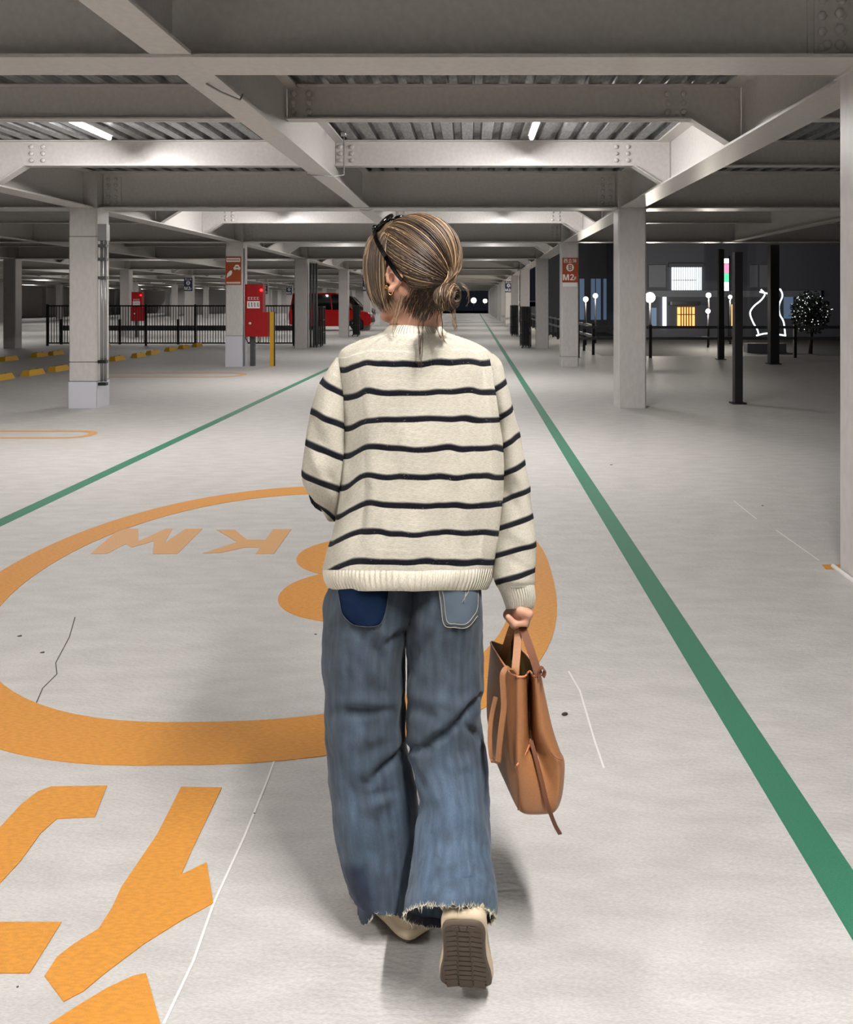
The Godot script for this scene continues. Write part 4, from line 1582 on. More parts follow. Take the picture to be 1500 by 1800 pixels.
	for i in 60:           # flyaways over the crown
		var s := r.randf() * 16.0
		var d0: Vector3 = (spline(line, s) as Vector3).normalized().slerp(bun_dir, r.randf_range(0.1, 0.5))
		var d1 := d0.slerp(bun_dir, 0.25)
		strand(st, smooth([at.call(d0, 1.02), at.call(d0.slerp(d1, 0.5), 1.06), at.call(d1, 1.04)], 7), 0.0004, hair_color(r, 0.2))
	var wo := obj("wisps", st, M.hair, hobj)
	wo.set_meta("kind", "stuff")

func shades(hb: Basis, hc: Vector3) -> void:
	var o := thing("sunglasses", "black sunglasses pushed up on top of the person's head", "sunglasses", hc)
	var base := -hc
	var P := func(l: float, u: float, f: float) -> Vector3: return hc + hb * Vector3(l, u, f)
	# frame front lies over the front of the crown
	for s in [1.0, -1.0]:
		var cc: Vector3 = P.call(s * 0.034, 0.094, 0.050)
		var n := (hb * Vector3(s * 0.42, 0.72, 0.52)).normalized()
		var ex := (hb * Vector3(1, 0, 0) - n * n.dot(hb * Vector3(1, 0, 0))).normalized()
		var ey := n.cross(ex)
		var rim := []
		var poly := PackedVector2Array()
		for k in 25:
			var a := TAU * k / 24.0
			var e := Vector2(signf(cos(a)) * pow(absf(cos(a)), 0.7) * 0.030, signf(sin(a)) * pow(absf(sin(a)), 0.7) * 0.024)
			rim.append(cc + ex * e.x + ey * e.y + n * 0.004)
			if k < 24:
				poly.append(e)
		var st := tool()
		tube(st, rim, 0.0048, 0.0048, 8)
		obj("rim", st, M.black, o, base)
		st = tool()
		prism(st, poly, cc + n * 0.003, ex, ey, n * 0.002)
		obj("lens", st, M.black, o, base)
		# temple arm, a flat bar that runs down behind the ear
		st = tool()
		var pts := smooth([P.call(s * 0.064, 0.082, 0.056), P.call(s * 0.082, 0.056, 0.037), P.call(s * 0.0945, 0.022, 0.010), P.call(s * 0.0935, -0.006, -0.008), P.call(s * 0.090, -0.028, -0.020), P.call(s * 0.084, -0.045, -0.030)], 16)
		var rows := []
		for i in pts.size():
			var t: Vector3 = (pts[mini(i + 1, 15)] - pts[maxi(i - 1, 0)]).normalized()
			var sd := hb * Vector3(s, 0, 0)
			var wv := sd.cross(t).normalized()
			var w := lerpf(0.0058, 0.0036, i / 15.0)
			rows.append(PackedVector3Array([pts[i] + wv * w + sd * 0.002, pts[i] - wv * w + sd * 0.002, pts[i] - wv * w - sd * 0.002, pts[i] + wv * w - sd * 0.002]))
		st.set_smooth_group(-1)
		sheet(st, rows, true)
		quad(st, rows[0][0], rows[0][1], rows[0][2], rows[0][3])
		obj("temple", st, M.black, o, base)
		st = tool()
		ball(st, P.call(s * 0.063, 0.085, 0.056), Vector3(0.007, 0.008, 0.007), hb, 10)
		obj("hinge", st, M.black, o, base)
	var st2 := tool()
	tube(st2, smooth([P.call(0.010, 0.112, 0.062), P.call(0, 0.115, 0.063), P.call(-0.010, 0.112, 0.062)], 8), 0.003, 0.003, 8)
	obj("bridge", st2, M.black, o, base)

# ---------------------------------------------------------------- shoes
func shoe(p: Node3D, base: Vector3, xf: Transform3D, label: String) -> void:
	# local axes: toe at -z, heel at +z, sole at y = 0
	var prof := [[0.130, 0.020], [0.122, 0.036], [0.095, 0.044], [0.05, 0.043], [0.0, 0.045], [-0.05, 0.053], [-0.09, 0.053], [-0.118, 0.040], [-0.134, 0.018]]
	var outline := PackedVector2Array()
	var n := 30
	var lo := []
	for i in n:
		var q := Vector2.ZERO
		var k := float(i) / (n - 1) * (prof.size() - 1)
		var zs := []
		var ws := []
		for e in prof:
			zs.append(e[0]); ws.append(e[1])
		lo.append([spline(zs, k), spline(ws, k)])
	var make := func(k0: float, y0: float, y1: float, bulge: float) -> Array:
		var rows := []
		for y in [[k0 * 0.94, y0], [k0, y0 + 0.003], [k0 + bulge, (y0 + y1) / 2.0], [k0, y1 - 0.003], [k0 * 0.95, y1]]:
			var row := PackedVector3Array()
			for e in lo:
				row.append(Vector3(e[1] * y[0] - 0.0, y[1] + toe(e[0]), e[0] * y[0]))
			for i in range(n - 1, -1, -1):
				row.append(Vector3(-lo[i][1] * y[0], y[1] + toe(lo[i][0]), lo[i][0] * y[0]))
			rows.append(row)
		return rows
	var o := Node3D.new()
	o.name = "shoe"
	p.add_child(o, true)
	o.transform = Transform3D(xf.basis, xf.origin + base)
	o.set_meta("label", label)
	for part in [["outsole", M.sole, 0.97, 0.0, 0.010, 0.0], ["midsole", M.midsole, 1.0, 0.008, 0.032, 0.025]]:
		var st := tool()
		st.set_smooth_group(0)
		var rows: Array = make.call(part[2], part[3], part[4], part[5])
		sheet(st, rows, true)
		for e in [0, rows.size() - 1]:
			var row: PackedVector3Array = rows[e]
			st.set_smooth_group(-1)
			for i in n - 1:
				var a := row[i]; var b := row[i + 1]; var c := row[2 * n - 2 - i]; var d := row[2 * n - 1 - i]
				if e == 0:
					quad(st, a, d, c, b)
				else:
					quad(st, a, b, c, d)
		if part[0] == "outsole":         # tread lugs
			for i in 13:
				var z := 0.108 - i * 0.0165
				var w: float = 0.037 if z > 0.0 else 0.045
				if absf(z) > 0.1:
					w *= 0.66
				for s in [-1.0, 0.0, 1.0]:
					box(st, Vector3(s * w * 0.62, -0.0002 + toe(z), z), Vector3(w * 0.56, 0.0024, 0.0135), Basis(Vector3.UP, 0.25 * s))
		obj(part[0], st, part[1], o)
	var st := tool()
	st.set_smooth_group(0)
	var rows := []
	for h in [[0.96, 0.028, 0.0], [0.99, 0.045, 0.0], [0.96, 0.065, 0.004], [0.86, 0.082, 0.012], [0.78, 0.095, 0.02]]:
		var row := PackedVector3Array()
		for i in 2 * n:
			var e: Array = lo[i] if i < n else lo[2 * n - 1 - i]
			var sg := 1.0 if i < n else -1.0
			var z: float = e[0]
			var drop: float = smoothstep(0.02, -0.13, z) * (h[1] - 0.028) * 0.62
			row.append(Vector3(sg * e[1] * h[0] * (1.0 - smoothstep(0.05, -0.12, z) * (h[1] - 0.028) * 5.0), h[1] - drop + toe(z), z * h[0] - h[2] * 0.2))
		rows.append(row)
	sheet(st, rows, true)
	var top: PackedVector3Array = rows[rows.size() - 1]
	for i in n - 1:
		quad(st, top[i], top[i + 1], top[2 * n - 2 - i], top[2 * n - 1 - i])
	obj("upper", st, M.suede, o)
	st = tool()
	box(st, Vector3(0, 0.056, 0.1265), Vector3(0.022, 0.03, 0.004), Basis(Vector3.RIGHT, -0.06))
	obj("heel_tab", st, M.midsole, o)

func toe(z: float) -> float:
	return 0.016 * pow(clampf((-z - 0.06) / 0.075, 0.0, 1.0), 2.0)

func shoes(p: Node3D, base: Vector3) -> void:
	# left: flat on the floor, toes turned out a little
	var heel := FP(742, 1652)
	var b := Basis(Vector3.UP, 0.72)
	shoe(p, base, Transform3D(b, heel + Vector3(0, 0.002, 0) - b * Vector3(0, 0, 0.130)), "sneaker flat on the floor under the frayed hem")
	# right: pushed off, heel up, the sole turned to the camera
	var t := FP(821, 1750)
	var b2 := Basis(Vector3.UP, -0.06) * Basis(Vector3.RIGHT, -1.14)
	shoe(p, base, Transform3D(b2, t + Vector3(0, 0.004, 0) - b2 * Vector3(0, 0.008, -0.134)), "sneaker on its toe with the worn brown sole showing")

# ---------------------------------------------------------------- bag
func build_bag() -> void:
	var c0 := W(920, 1400, 1.88)
	var o := thing("handbag", "tan leather tote bag hanging from the person's right hand", "handbag", c0)
	var base := -c0
	# cross-sections from the top edge down: near right, gusset fold, near left, far left, far gusset, far right
	var secs := [
		[[955, 1187, 1.832], [946, 1187, 1.795], [937, 1189, 1.80], [933, 1180, 1.885], [930, 1180, 1.885], [924, 1190, 1.795], [910, 1190, 1.785], [896, 1184, 1.82], [857, 1124, 2.00], [885, 1136, 1.955], [912, 1134, 2.02]],
		[[964, 1228, 1.826], [950, 1230, 1.787], [938, 1230, 1.80], [933, 1222, 1.88], [930, 1222, 1.88], [925, 1230, 1.79], [910, 1230, 1.776], [893, 1224, 1.815], [853, 1160, 2.005], [886, 1170, 1.955], [920, 1168, 2.02]],
		[[977, 1282, 1.82], [960, 1285, 1.777], [942, 1284, 1.79], [934, 1275, 1.855], [930, 1275, 1.855], [926, 1284, 1.782], [910, 1286, 1.768], [893, 1278, 1.81], [848, 1205, 2.01], [890, 1215, 1.965], [928, 1212, 2.03]],
		[[990, 1322, 1.815], [976, 1326, 1.768], [950, 1318, 1.795], [938, 1312, 1.825], [932, 1312, 1.815], [924, 1322, 1.775], [911, 1328, 1.757], [897, 1322, 1.80], [847, 1246, 2.012], [892, 1258, 1.975], [932, 1250, 2.03]],
		[[997, 1338, 1.81], [985, 1342, 1.762], [962, 1334, 1.785], [946, 1330, 1.803], [936, 1332, 1.787], [922, 1344, 1.765], [910, 1348, 1.756], [900, 1342, 1.80], [849, 1264, 2.01], [894, 1272, 1.98], [936, 1264, 2.03]],
		[[996, 1368, 1.808], [986, 1372, 1.762], [972, 1370, 1.775], [958, 1368, 1.783], [944, 1370, 1.768], [922, 1374, 1.757], [909, 1374, 1.760], [901, 1370, 1.80], [854, 1290, 2.005], [896, 1296, 1.985], [938, 1288, 2.025]],
		[[992, 1396, 1.806], [984, 1402, 1.765], [974, 1404, 1.765], [964, 1404, 1.768], [950, 1406, 1.762], [925, 1408, 1.758], [911, 1408, 1.760], [904, 1402, 1.80], [861, 1318, 2.0], [898, 1322, 1.99], [938, 1312, 2.02]],
		[[984, 1416, 1.806], [978, 1424, 1.768], [970, 1426, 1.766], [962, 1427, 1.766], [950, 1428, 1.764], [928, 1428, 1.762], [916, 1426, 1.765], [908, 1420, 1.80], [871, 1336, 1.995], [900, 1338, 1.99], [934, 1328, 2.01]],
		[[975, 1424, 1.808], [972, 1430, 1.776], [966, 1431, 1.774], [960, 1431, 1.774], [948, 1432, 1.773], [930, 1432, 1.772], [920, 1430, 1.775], [914, 1424, 1.80], [878, 1340, 1.985], [902, 1342, 1.98], [928, 1334, 2.0]]]
	var n := 72
	var rows := []
	for i in 40:
		var t := i / 39.0 * (secs.size() - 1)
		var pts := []
		for k in 11:
			var col := []
			for s in secs:
				col.append(W(s[k][0], s[k][1], s[k][2]))
			pts.append(spline(col, t))
		# round the corners: subdivide the six-sided outline
		var poly := pts
		for it in 3:
			var nx := []
			for k in poly.size():
				var a: Vector3 = poly[k]; var b: Vector3 = poly[(k + 1) % poly.size()]
				var cut := 0.2 if it == 0 else 0.25
				nx.append(a.lerp(b, cut)); nx.append(a.lerp(b, 1.0 - cut))
			poly = nx
		rows.append(PackedVector3Array(poly))
	var st := tool()
	st.set_smooth_group(0)
	var flip := []
	for r in rows:
		flip.append(r)
	sheet(st, flip, true)
	var last: PackedVector3Array = rows[39]
	var mid := Vector3.ZERO
	for q in last:
		mid += q
	mid /= last.size()
	for k in last.size():
		tri(st, mid, last[k], last[(k + 1) % last.size()])
	obj("body", st, M.leather, o, base)
	# lining just inside
	st = tool()
	st.set_smooth_group(0)
	var inn := []
	for i in [0, 3, 6, 10, 14, 18]:
		var src: PackedVector3Array = rows[i]
		var m := src.size()
		var area := 0.0
		for k in m:
			area += src[k].x * src[(k + 1) % m].z - src[(k + 1) % m].x * src[k].z
		var r := PackedVector3Array()
		for k in m:
			var t := src[(k + 1) % m] - src[(k + m - 1) % m]
			var nrm := Vector3(-t.z, 0, t.x).normalized() * signf(area)
			r.append(src[k] + nrm * 0.0022)
		inn.append(r)
	sheet(st, inn, true)
	obj("lining", st, M.lining, o, base)
	# cut edge round the mouth
	st = tool()
	var rim := []
	for q in rows[0]:
		rim.append(q)
	rim.append(rows[0][0])
	tube(st, rim, 0.0025, 0.0025, 6)
	obj("edge_trim", st, M.piping, o, base)
	# piping seam from the fold to the near corner and down to the base
	st = tool()
	tube(st, smooth([W(933, 1299, 1.822), W(930, 1312, 1.800), W(922, 1328, 1.775), W(908, 1346, 1.757)], 14), 0.0022, 0.0022, 6)
	obj("seam", st, M.piping, o, base)
	st = tool()
	tube(st, smooth([W(989, 1336, 1.764), W(976, 1331, 1.768), W(962, 1312, 1.790), W(945, 1290, 1.83)], 12), 0.0012, 0.0012, 6)
	obj("seam", st, M.leatherdark, o, base)
	st = tool()
	tube(st, smooth([W(906, 1347, 1.756), W(912, 1380, 1.755), W(911, 1424, 1.76)], 10), 0.0012, 0.0012, 6)
	obj("seam", st, M.leatherdark, o, base)
	# lace through the fold
	st = tool()
	ribbon(st, smooth([W(934, 1302, 1.806), W(943, 1335, 1.778), W(953, 1375, 1.762), W(962, 1412, 1.754), W(969, 1432, 1.756), W(977, 1452, 1.765), W(985, 1466, 1.77)], 24), 0.0042, 0.003, Vector3(1, 0.2, 0.3))
	obj("lace", st, M.leatherdark, o, base)
	# long strap looped over the left face
	st = tool()
	ribbon(st, smooth([W(905, 1184, 1.79), W(899, 1176, 1.785), W(890, 1176, 1.785), W(884, 1188, 1.782), W(885, 1215, 1.777), W(886, 1245, 1.772), W(881, 1285, 1.768), W(876, 1338, 1.768)], 30), 0.0066, 0.0035, Vector3(0.8, 0, 0.6))
	ribbon(st, smooth([W(876, 1338, 1.768), W(867, 1338, 1.79), W(862, 1310, 1.80), W(863, 1270, 1.81), W(872, 1225, 1.83)], 20), 0.0052, 0.003, Vector3(0.9, 0, 0.4))
	obj("shoulder_strap", st, M.leather, o, base)
	# handles: two straps up to the hand, each a loop from front to back
	st = tool()
	ribbon(st, smooth([W(948, 1186, 1.795), W(944, 1176, 1.80), W(934, 1145, 1.82), W(922, 1112, 1.85), W(914, 1092, 1.875), W(908, 1100, 1.90), W(905, 1130, 1.93), W(905, 1160, 1.95)], 32), 0.0085, 0.004, Vector3(1, 0.1, 0.25))
	ribbon(st, smooth([W(955, 1190, 1.79), W(958, 1180, 1.792), W(953, 1174, 1.795), W(946, 1180, 1.797), W(946, 1192, 1.797)], 14), 0.006, 0.003, Vector3(0.3, 0, 1))
	obj("handle", st, M.leatherdark, o, base)
	st = tool()
	ribbon(st, smooth([W(906, 1186, 1.80), W(907, 1170, 1.81), W(910, 1135, 1.84), W(911, 1105, 1.865), W(908, 1091, 1.88), W(899, 1108, 1.905), W(886, 1150, 1.93), W(876, 1190, 1.945)], 32), 0.0085, 0.004, Vector3(1, 0.0, 0.2))
	obj("handle", st, M.leather, o, base)

func ribbon(st: SurfaceTool, pts: Array, w: float, th: float, across: Vector3) -> void:
	st.set_smooth_group(-1)
	var rows := []
	for i in pts.size():
		var t: Vector3 = (pts[mini(i + 1, pts.size() - 1)] - pts[maxi(i - 1, 0)]).normalized()
		var a := (across - t * across.dot(t)).normalized()
		var n := a.cross(t)
		rows.append(PackedVector3Array([pts[i] + a * w + n * th / 2, pts[i] - a * w + n * th / 2, pts[i] - a * w - n * th / 2, pts[i] + a * w - n * th / 2]))
	sheet(st, rows, true)
	quad(st, rows[0][0], rows[0][1], rows[0][2], rows[0][3])
	var l: PackedVector3Array = rows[rows.size() - 1]
	quad(st, l[3], l[2], l[1], l[0])

# ---------------------------------------------------------------- signs, cabinets, fences, cars
func letters(text: String, height: float, m: Material, parent: Node, at: Vector3, called := "lettering") -> void:
	var t := TextMesh.new()
	var f := SystemFont.new()
	f.font_names = PackedStringArray(["Droid Sans"])
	f.font_weight = 700
	t.font = f
	t.text = text
	t.font_size = 64
	t.pixel_size = height / 46.0
	t.depth = 0.006
	t.material = m
	put(called, t, parent, at)

func disc(st: SurfaceTool, c: Vector3, r: float, d := 0.004, n := 24) -> void:
	var poly := PackedVector2Array()
	for k in n:
		poly.append(Vector2(cos(TAU * k / n), sin(TAU * k / n)) * r)
	prism(st, poly, c, Vector3.RIGHT, Vector3.UP, Vector3(0, 0, d))

func sign_board(at: Vector3, s: Vector2, m: Material, label: String, group := "") -> Node3D:
	var o := thing("column_sign", label, "sign", at, 0.0, group)
	var st := tool()
	box(st, Vector3(0, 0, 0.006), Vector3(s.x, s.y, 0.012))
	obj("board", st, m, o)
	return o

func floor_sign(at: Vector3, letter: String, m: Material, s: Vector2, label: String, head: bool, group := "") -> void:
	var o := sign_board(at, s, m, label, group)
	var st := tool()
	disc(st, Vector3(0, s.y * 0.10, 0.012), s.y * 0.155)
	obj("disc", st, M.white, o)
	letters(letter, s.y * 0.21, m, o, Vector3(0, s.y * 0.10, 0.018))
	letters("M2", s.y * 0.24, M.white, o, Vector3(-s.x * 0.12, -s.y * 0.30, 0.014))
	letters("F", s.y * 0.13, M.white, o, Vector3(s.x * 0.33, -s.y * 0.345, 0.014))
	# the three characters along the top, stroke by stroke
	st = tool()
	var u := s.x * 0.25
	var strokes := [
		[[-0.45, 0.42, 0.45, 0.42], [-0.4, 0.2, 0.4, 0.2], [-0.4, -0.42, 0.4, -0.42], [-0.4, -0.42, -0.4, 0.2], [0.4, -0.42, 0.4, 0.2], [-0.14, -0.1, -0.14, 0.42], [0.14, -0.1, 0.14, 0.42], [-0.14, -0.1, -0.3, -0.2], [0.14, -0.1, 0.3, -0.15]],
		[[0, 0.5, 0, 0.28], [-0.4, 0.25, 0.4, 0.25], [-0.22, 0.12, -0.14, -0.38], [0.22, 0.12, 0.12, -0.38], [-0.48, -0.42, 0.48, -0.42]],
		[[-0.25, 0.48, -0.45, 0.1], [-0.32, 0.25, -0.32, -0.48], [-0.15, 0.22, 0.48, 0.22], [0.16, 0.48, 0.16, -0.48], [0.16, 0.2, -0.15, -0.25], [0.16, 0.2, 0.48, -0.25], [0.0, -0.25, 0.32, -0.25]]]
	for k in 3:
		for l in strokes[k]:
			var a := Vector3((k - 1) * u * 1.12 + l[0] * u, s.y * 0.375 + l[1] * u, 0.012)
			var b := Vector3((k - 1) * u * 1.12 + l[2] * u, s.y * 0.375 + l[3] * u, 0.012)
			var t := (b - a)
			var nn := Vector3(-t.y, t.x, 0).normalized() * u * 0.055
			prism(st, PackedVector2Array([Vector2(0, -1), Vector2(1, -1), Vector2(1, 1), Vector2(0, 1)]), a, t, nn, Vector3(0, 0, 0.003))
	obj("characters", st, M.white, o)
	if head:
		st = tool()
		box(st, Vector3(0, -s.y * 0.5 - 0.05, 0.006), Vector3(s.x * 0.92, 0.085, 0.012))
		obj("notice_strip", st, M.white, o)

func cabinet(at: Vector3, label: String, near: bool) -> void:
	var o := thing("fire_cabinet", label, "fire cabinet", at)
	var st := tool()
	box(st, Vector3(0.20, 1.50, 0), Vector3(0.40, 0.62, 0.24))
	obj("upper_case", st, M.red, o)
	st = tool()
	box(st, Vector3(0.26, 0.925, 0.02), Vector3(0.53, 0.54, 0.28))
	obj("lower_case", st, M.red, o)
	st = tool()
	box(st, Vector3(0.15, 0.33, 0), Vector3(0.1, 0.66, 0.1))
	obj("leg", st, M.greyrail, o)
	st = tool()
	ball(st, Vector3(0.37, 1.68, 0.125), Vector3(0.032, 0.032, 0.03), Basis.IDENTITY, 14)
	obj("indicator_lamp", st, M.redlamp, o)
	st = tool()
	lathe(st, [[0.0, 0.0], [0.03, 0.0], [0.026, 0.03], [0.0, 0.034]], Vector3(0.13, 0.95, 0.16), 14, Basis(Vector3.RIGHT, PI / 2))
	obj("handle", st, M.white, o)
	st = tool()
	box(st, Vector3(0.195, 1.36, 0.122), Vector3(0.28, 0.16, 0.006))
	var pl := obj("label_plate", st, M.white, o)
	st = tool()
	for k in 4:
		for q in [[0, 0.03, 0.04, 0.008], [0, -0.005, 0.046, 0.008], [-0.004, 0, 0.009, 0.1], [0.01, -0.035, 0.034, 0.008]]:
			box(st, Vector3(0.095 + k * 0.066 + q[0], 1.36 + q[1], 0.126), Vector3(q[2] * (0.9 + 0.1 * (k % 2)), q[3], 0.002))
	obj("characters", st, M.black, pl)
	st = tool()
	for k in 4:
		for q in [[0, 0.022, 0.05, 0.012], [0, -0.022, 0.05, 0.012], [-0.012, 0, 0.012, 0.06]]:
			box(st, Vector3(0.095 + k * 0.066 + q[0], 1.50 + q[1], 0.122), Vector3(q[2], q[3], 0.004))
	obj("characters", st, M.white, o)
	if near:
		st = tool()
		for pts in [[[0.03, 0.66], [0.02, 0.6], [0.08, 0.52], [0.12, 0.55]], [[0.3, 0.66], [0.32, 0.58], [0.27, 0.5], [0.2, 0.55]]]:
			var l := []
			for q in pts:
				l.append(Vector3(q[0], q[1], 0.08))
			tube(st, smooth(l, 10), 0.01, 0.01, 6)
		obj("cable", st, M.dark, o)

func fence(x0: float, x1: float, z: float, label: String) -> void:
	var o := thing("metal_fence", label, "fence", Vector3(x0, 0, -z))
	var w := x1 - x0
	var n := int(round(w / 1.45))
	for i in n + 1:
		var st := tool()
		box(st, Vector3(w * i / n, 0.67, 0), Vector3(0.06, 1.34, 0.06))
		obj("post", st, M.rail, o)
	for y in [0.09, 1.29]:
		var st := tool()
		box(st, Vector3(w / 2.0, y, 0), Vector3(w, 0.045, 0.03))
		obj("rail", st, M.rail, o)
	var sb := tool()
	var m := int(w / 0.085)
	for i in m:
		box(sb, Vector3(w * (i + 0.5) / m, 0.69, 0), Vector3(0.018, 1.18, 0.018))
	var b := obj("bars", sb, M.rail, o)
	b.set_meta("kind", "stuff")

func folded_gate(x: float, z: float, label: String) -> void:
	var o := thing("folding_gate", label, "gate", Vector3(x, 0, -z))
	for k in 4:
		var st := tool()
		var px := (k - 1.5) * 0.075
		for s in [-1.0, 1.0]:
			box(st, Vector3(px + s * 0.025, 0.66, s * 0.35), Vector3(0.035, 1.24, 0.035))
		for y in [0.08, 0.45, 0.85, 1.26]:
			box(st, Vector3(px, y, 0), Vector3(0.03, 0.03, 0.7), Basis(Vector3.UP, 0.07))
		for q in 6:
			box(st, Vector3(px, 0.66, -0.28 + q * 0.11), Vector3(0.014, 1.18, 0.014))
		obj("leaf", st, M.rail, o)
	for s in [-1.0, 1.0]:
		var st := tool()
		lathe(st, [[0.0, 0.0], [0.035, 0.0], [0.035, 0.03], [0.0, 0.03]], Vector3(s * 0.11, 0.035, 0.36), 10, Basis(Vector3(0, 0, 1), PI / 2))
		obj("wheel", st, M.greyrail, o)

func guard_rail(a: Vector3, b: Vector3, label: String, m: Material, heights: Array, h := 0.09) -> void:
	var o := thing("guard_rail", label, "guard rail", a)
	var d := b - a
	for y in heights:
		var st := tool()
		bar(st, Vector3(0, y, 0), d + Vector3(0, y, 0), 0.06, h)
		obj("rail", st, m, o)
	var n := int(d.length() / 1.8)
	for i in n + 1:
		var st := tool()
		box(st, d * i / n + Vector3(0, 0.42, 0), Vector3(0.07, 0.84, 0.07))
		obj("post", st, M.rail, o)

func wheel_stop(x: float, z: float, label: String) -> void:
	var o := thing("wheel_stop", label, "wheel stop", Vector3(x, 0, -z))
	var st := tool()
	var b := 0.09
	hexa(st, [Vector3(-b, 0, 0.3), Vector3(b, 0, 0.3), Vector3(b, 0, -0.3), Vector3(-b, 0, -0.3), Vector3(-b * 0.62, 0.11, 0.25), Vector3(b * 0.62, 0.11, 0.25), Vector3(b * 0.62, 0.11, -0.25), Vector3(-b * 0.62, 0.11, -0.25)])
	obj("block", st, M.yellow, o)
	for s in [-0.14, 0.14]:
		st = tool()
		lathe(st, [[0.0, 0.0], [0.02, 0.0], [0.018, 0.008], [0.0, 0.01]], Vector3(0, 0.109, s), 10)
		obj("bolt_cap", st, M.dark, o)

func car(at: Vector3, turn: float, body_mat: Material, label: String, van: bool) -> void:
	var o := thing("car", label, "car", at, turn)
	var L := 4.0
	var roof := 1.85 if van else 1.48
	# side outline, nose towards +x
	var lower := PackedVector2Array([Vector2(-2.0, 0.32), Vector2(-1.72, 0.24), Vector2(-1.62, 0.24), Vector2(-1.58, 0.48), Vector2(-1.38, 0.64), Vector2(-1.12, 0.64), Vector2(-0.92, 0.48), Vector2(-0.88, 0.22), Vector2(0.92, 0.22), Vector2(0.96, 0.48), Vector2(1.16, 0.64), Vector2(1.42, 0.64), Vector2(1.62, 0.48), Vector2(1.66, 0.24), Vector2(1.94, 0.26), Vector2(2.02, 0.42), Vector2(1.99, 0.72), Vector2(1.84, 0.90), Vector2(1.15, 1.02), Vector2(-1.97, 1.04), Vector2(-2.02, 0.8)])
	var st := tool()
	prism(st, lower, Vector3(0, 0, -0.82), Vector3.RIGHT, Vector3.UP, Vector3(0, 0, 1.64))
	obj("body", st, body_mat, o)
	st = tool()
	var p := [Vector3(-1.97, 1.02, 0.8), Vector3(1.15, 1.0, 0.8), Vector3(1.15, 1.0, -0.8), Vector3(-1.97, 1.02, -0.8), Vector3(-1.86, roof - 0.07, 0.66), Vector3(0.35, roof - 0.07, 0.66), Vector3(0.35, roof - 0.07, -0.66), Vector3(-1.86, roof - 0.07, -0.66)]
	hexa(st, p)
	obj("window_glass", st, M.glass, o)
	st = tool()
	hexa(st, [Vector3(-1.9, roof - 0.08, 0.69), Vector3(0.38, roof - 0.08, 0.69), Vector3(0.38, roof - 0.08, -0.69), Vector3(-1.9, roof - 0.08, -0.69), Vector3(-1.8, roof, 0.6), Vector3(0.2, roof, 0.6), Vector3(0.2, roof, -0.6), Vector3(-1.8, roof, -0.6)])
	for s in [-1.0, 1.0]:
		for q in [[-1.92, -1.84], [-0.85, -0.85], [0.1, 0.0], [1.1, 0.36]]:
			var a := Vector3(q[0], 1.0, s * 0.805)
			var b := Vector3(q[1], roof - 0.06, s * 0.675)
			bar(st, a, b, 0.05, 0.05)
	obj("roof", st, body_mat, o)
	for s in [-1.0, 1.0]:
		for x in [-1.25, 1.29]:
			st = tool()
			lathe(st, [[0.0, -0.1], [0.30, -0.1], [0.32, -0.07], [0.32, 0.07], [0.30, 0.1], [0.0, 0.1]], Vector3(x, 0.32, s * 0.74), 24, Basis(Vector3.RIGHT, PI / 2))
			var w := obj("wheel", st, M.tyre, o)
			st = tool()
			for k in 5:
				box(st, Vector3(x, 0.32, s * 0.845) + Basis(Vector3(0, 0, 1), TAU * k / 5.0) * Vector3(0, 0.11, 0), Vector3(0.05, 0.2, 0.02), Basis(Vector3(0, 0, 1), TAU * k / 5.0))
			obj("spokes", st, M.chrome, w)
		st = tool()
		box(st, Vector3(1.88, 0.76, s * 0.6), Vector3(0.28, 0.14, 0.36), Basis(Vector3(0, 0, 1), -0.3))
		obj("headlight", st, M.chrome, o)
		st = tool()
		box(st, Vector3(0.75, 1.06, s * 0.92), Vector3(0.12, 0.14, 0.18))
		obj("mirror", st, body_mat, o)
	st = tool()
	box(st, Vector3(2.0, 0.5, 0), Vector3(0.06, 0.2, 1.1))
	obj("grille", st, M.dark, o)

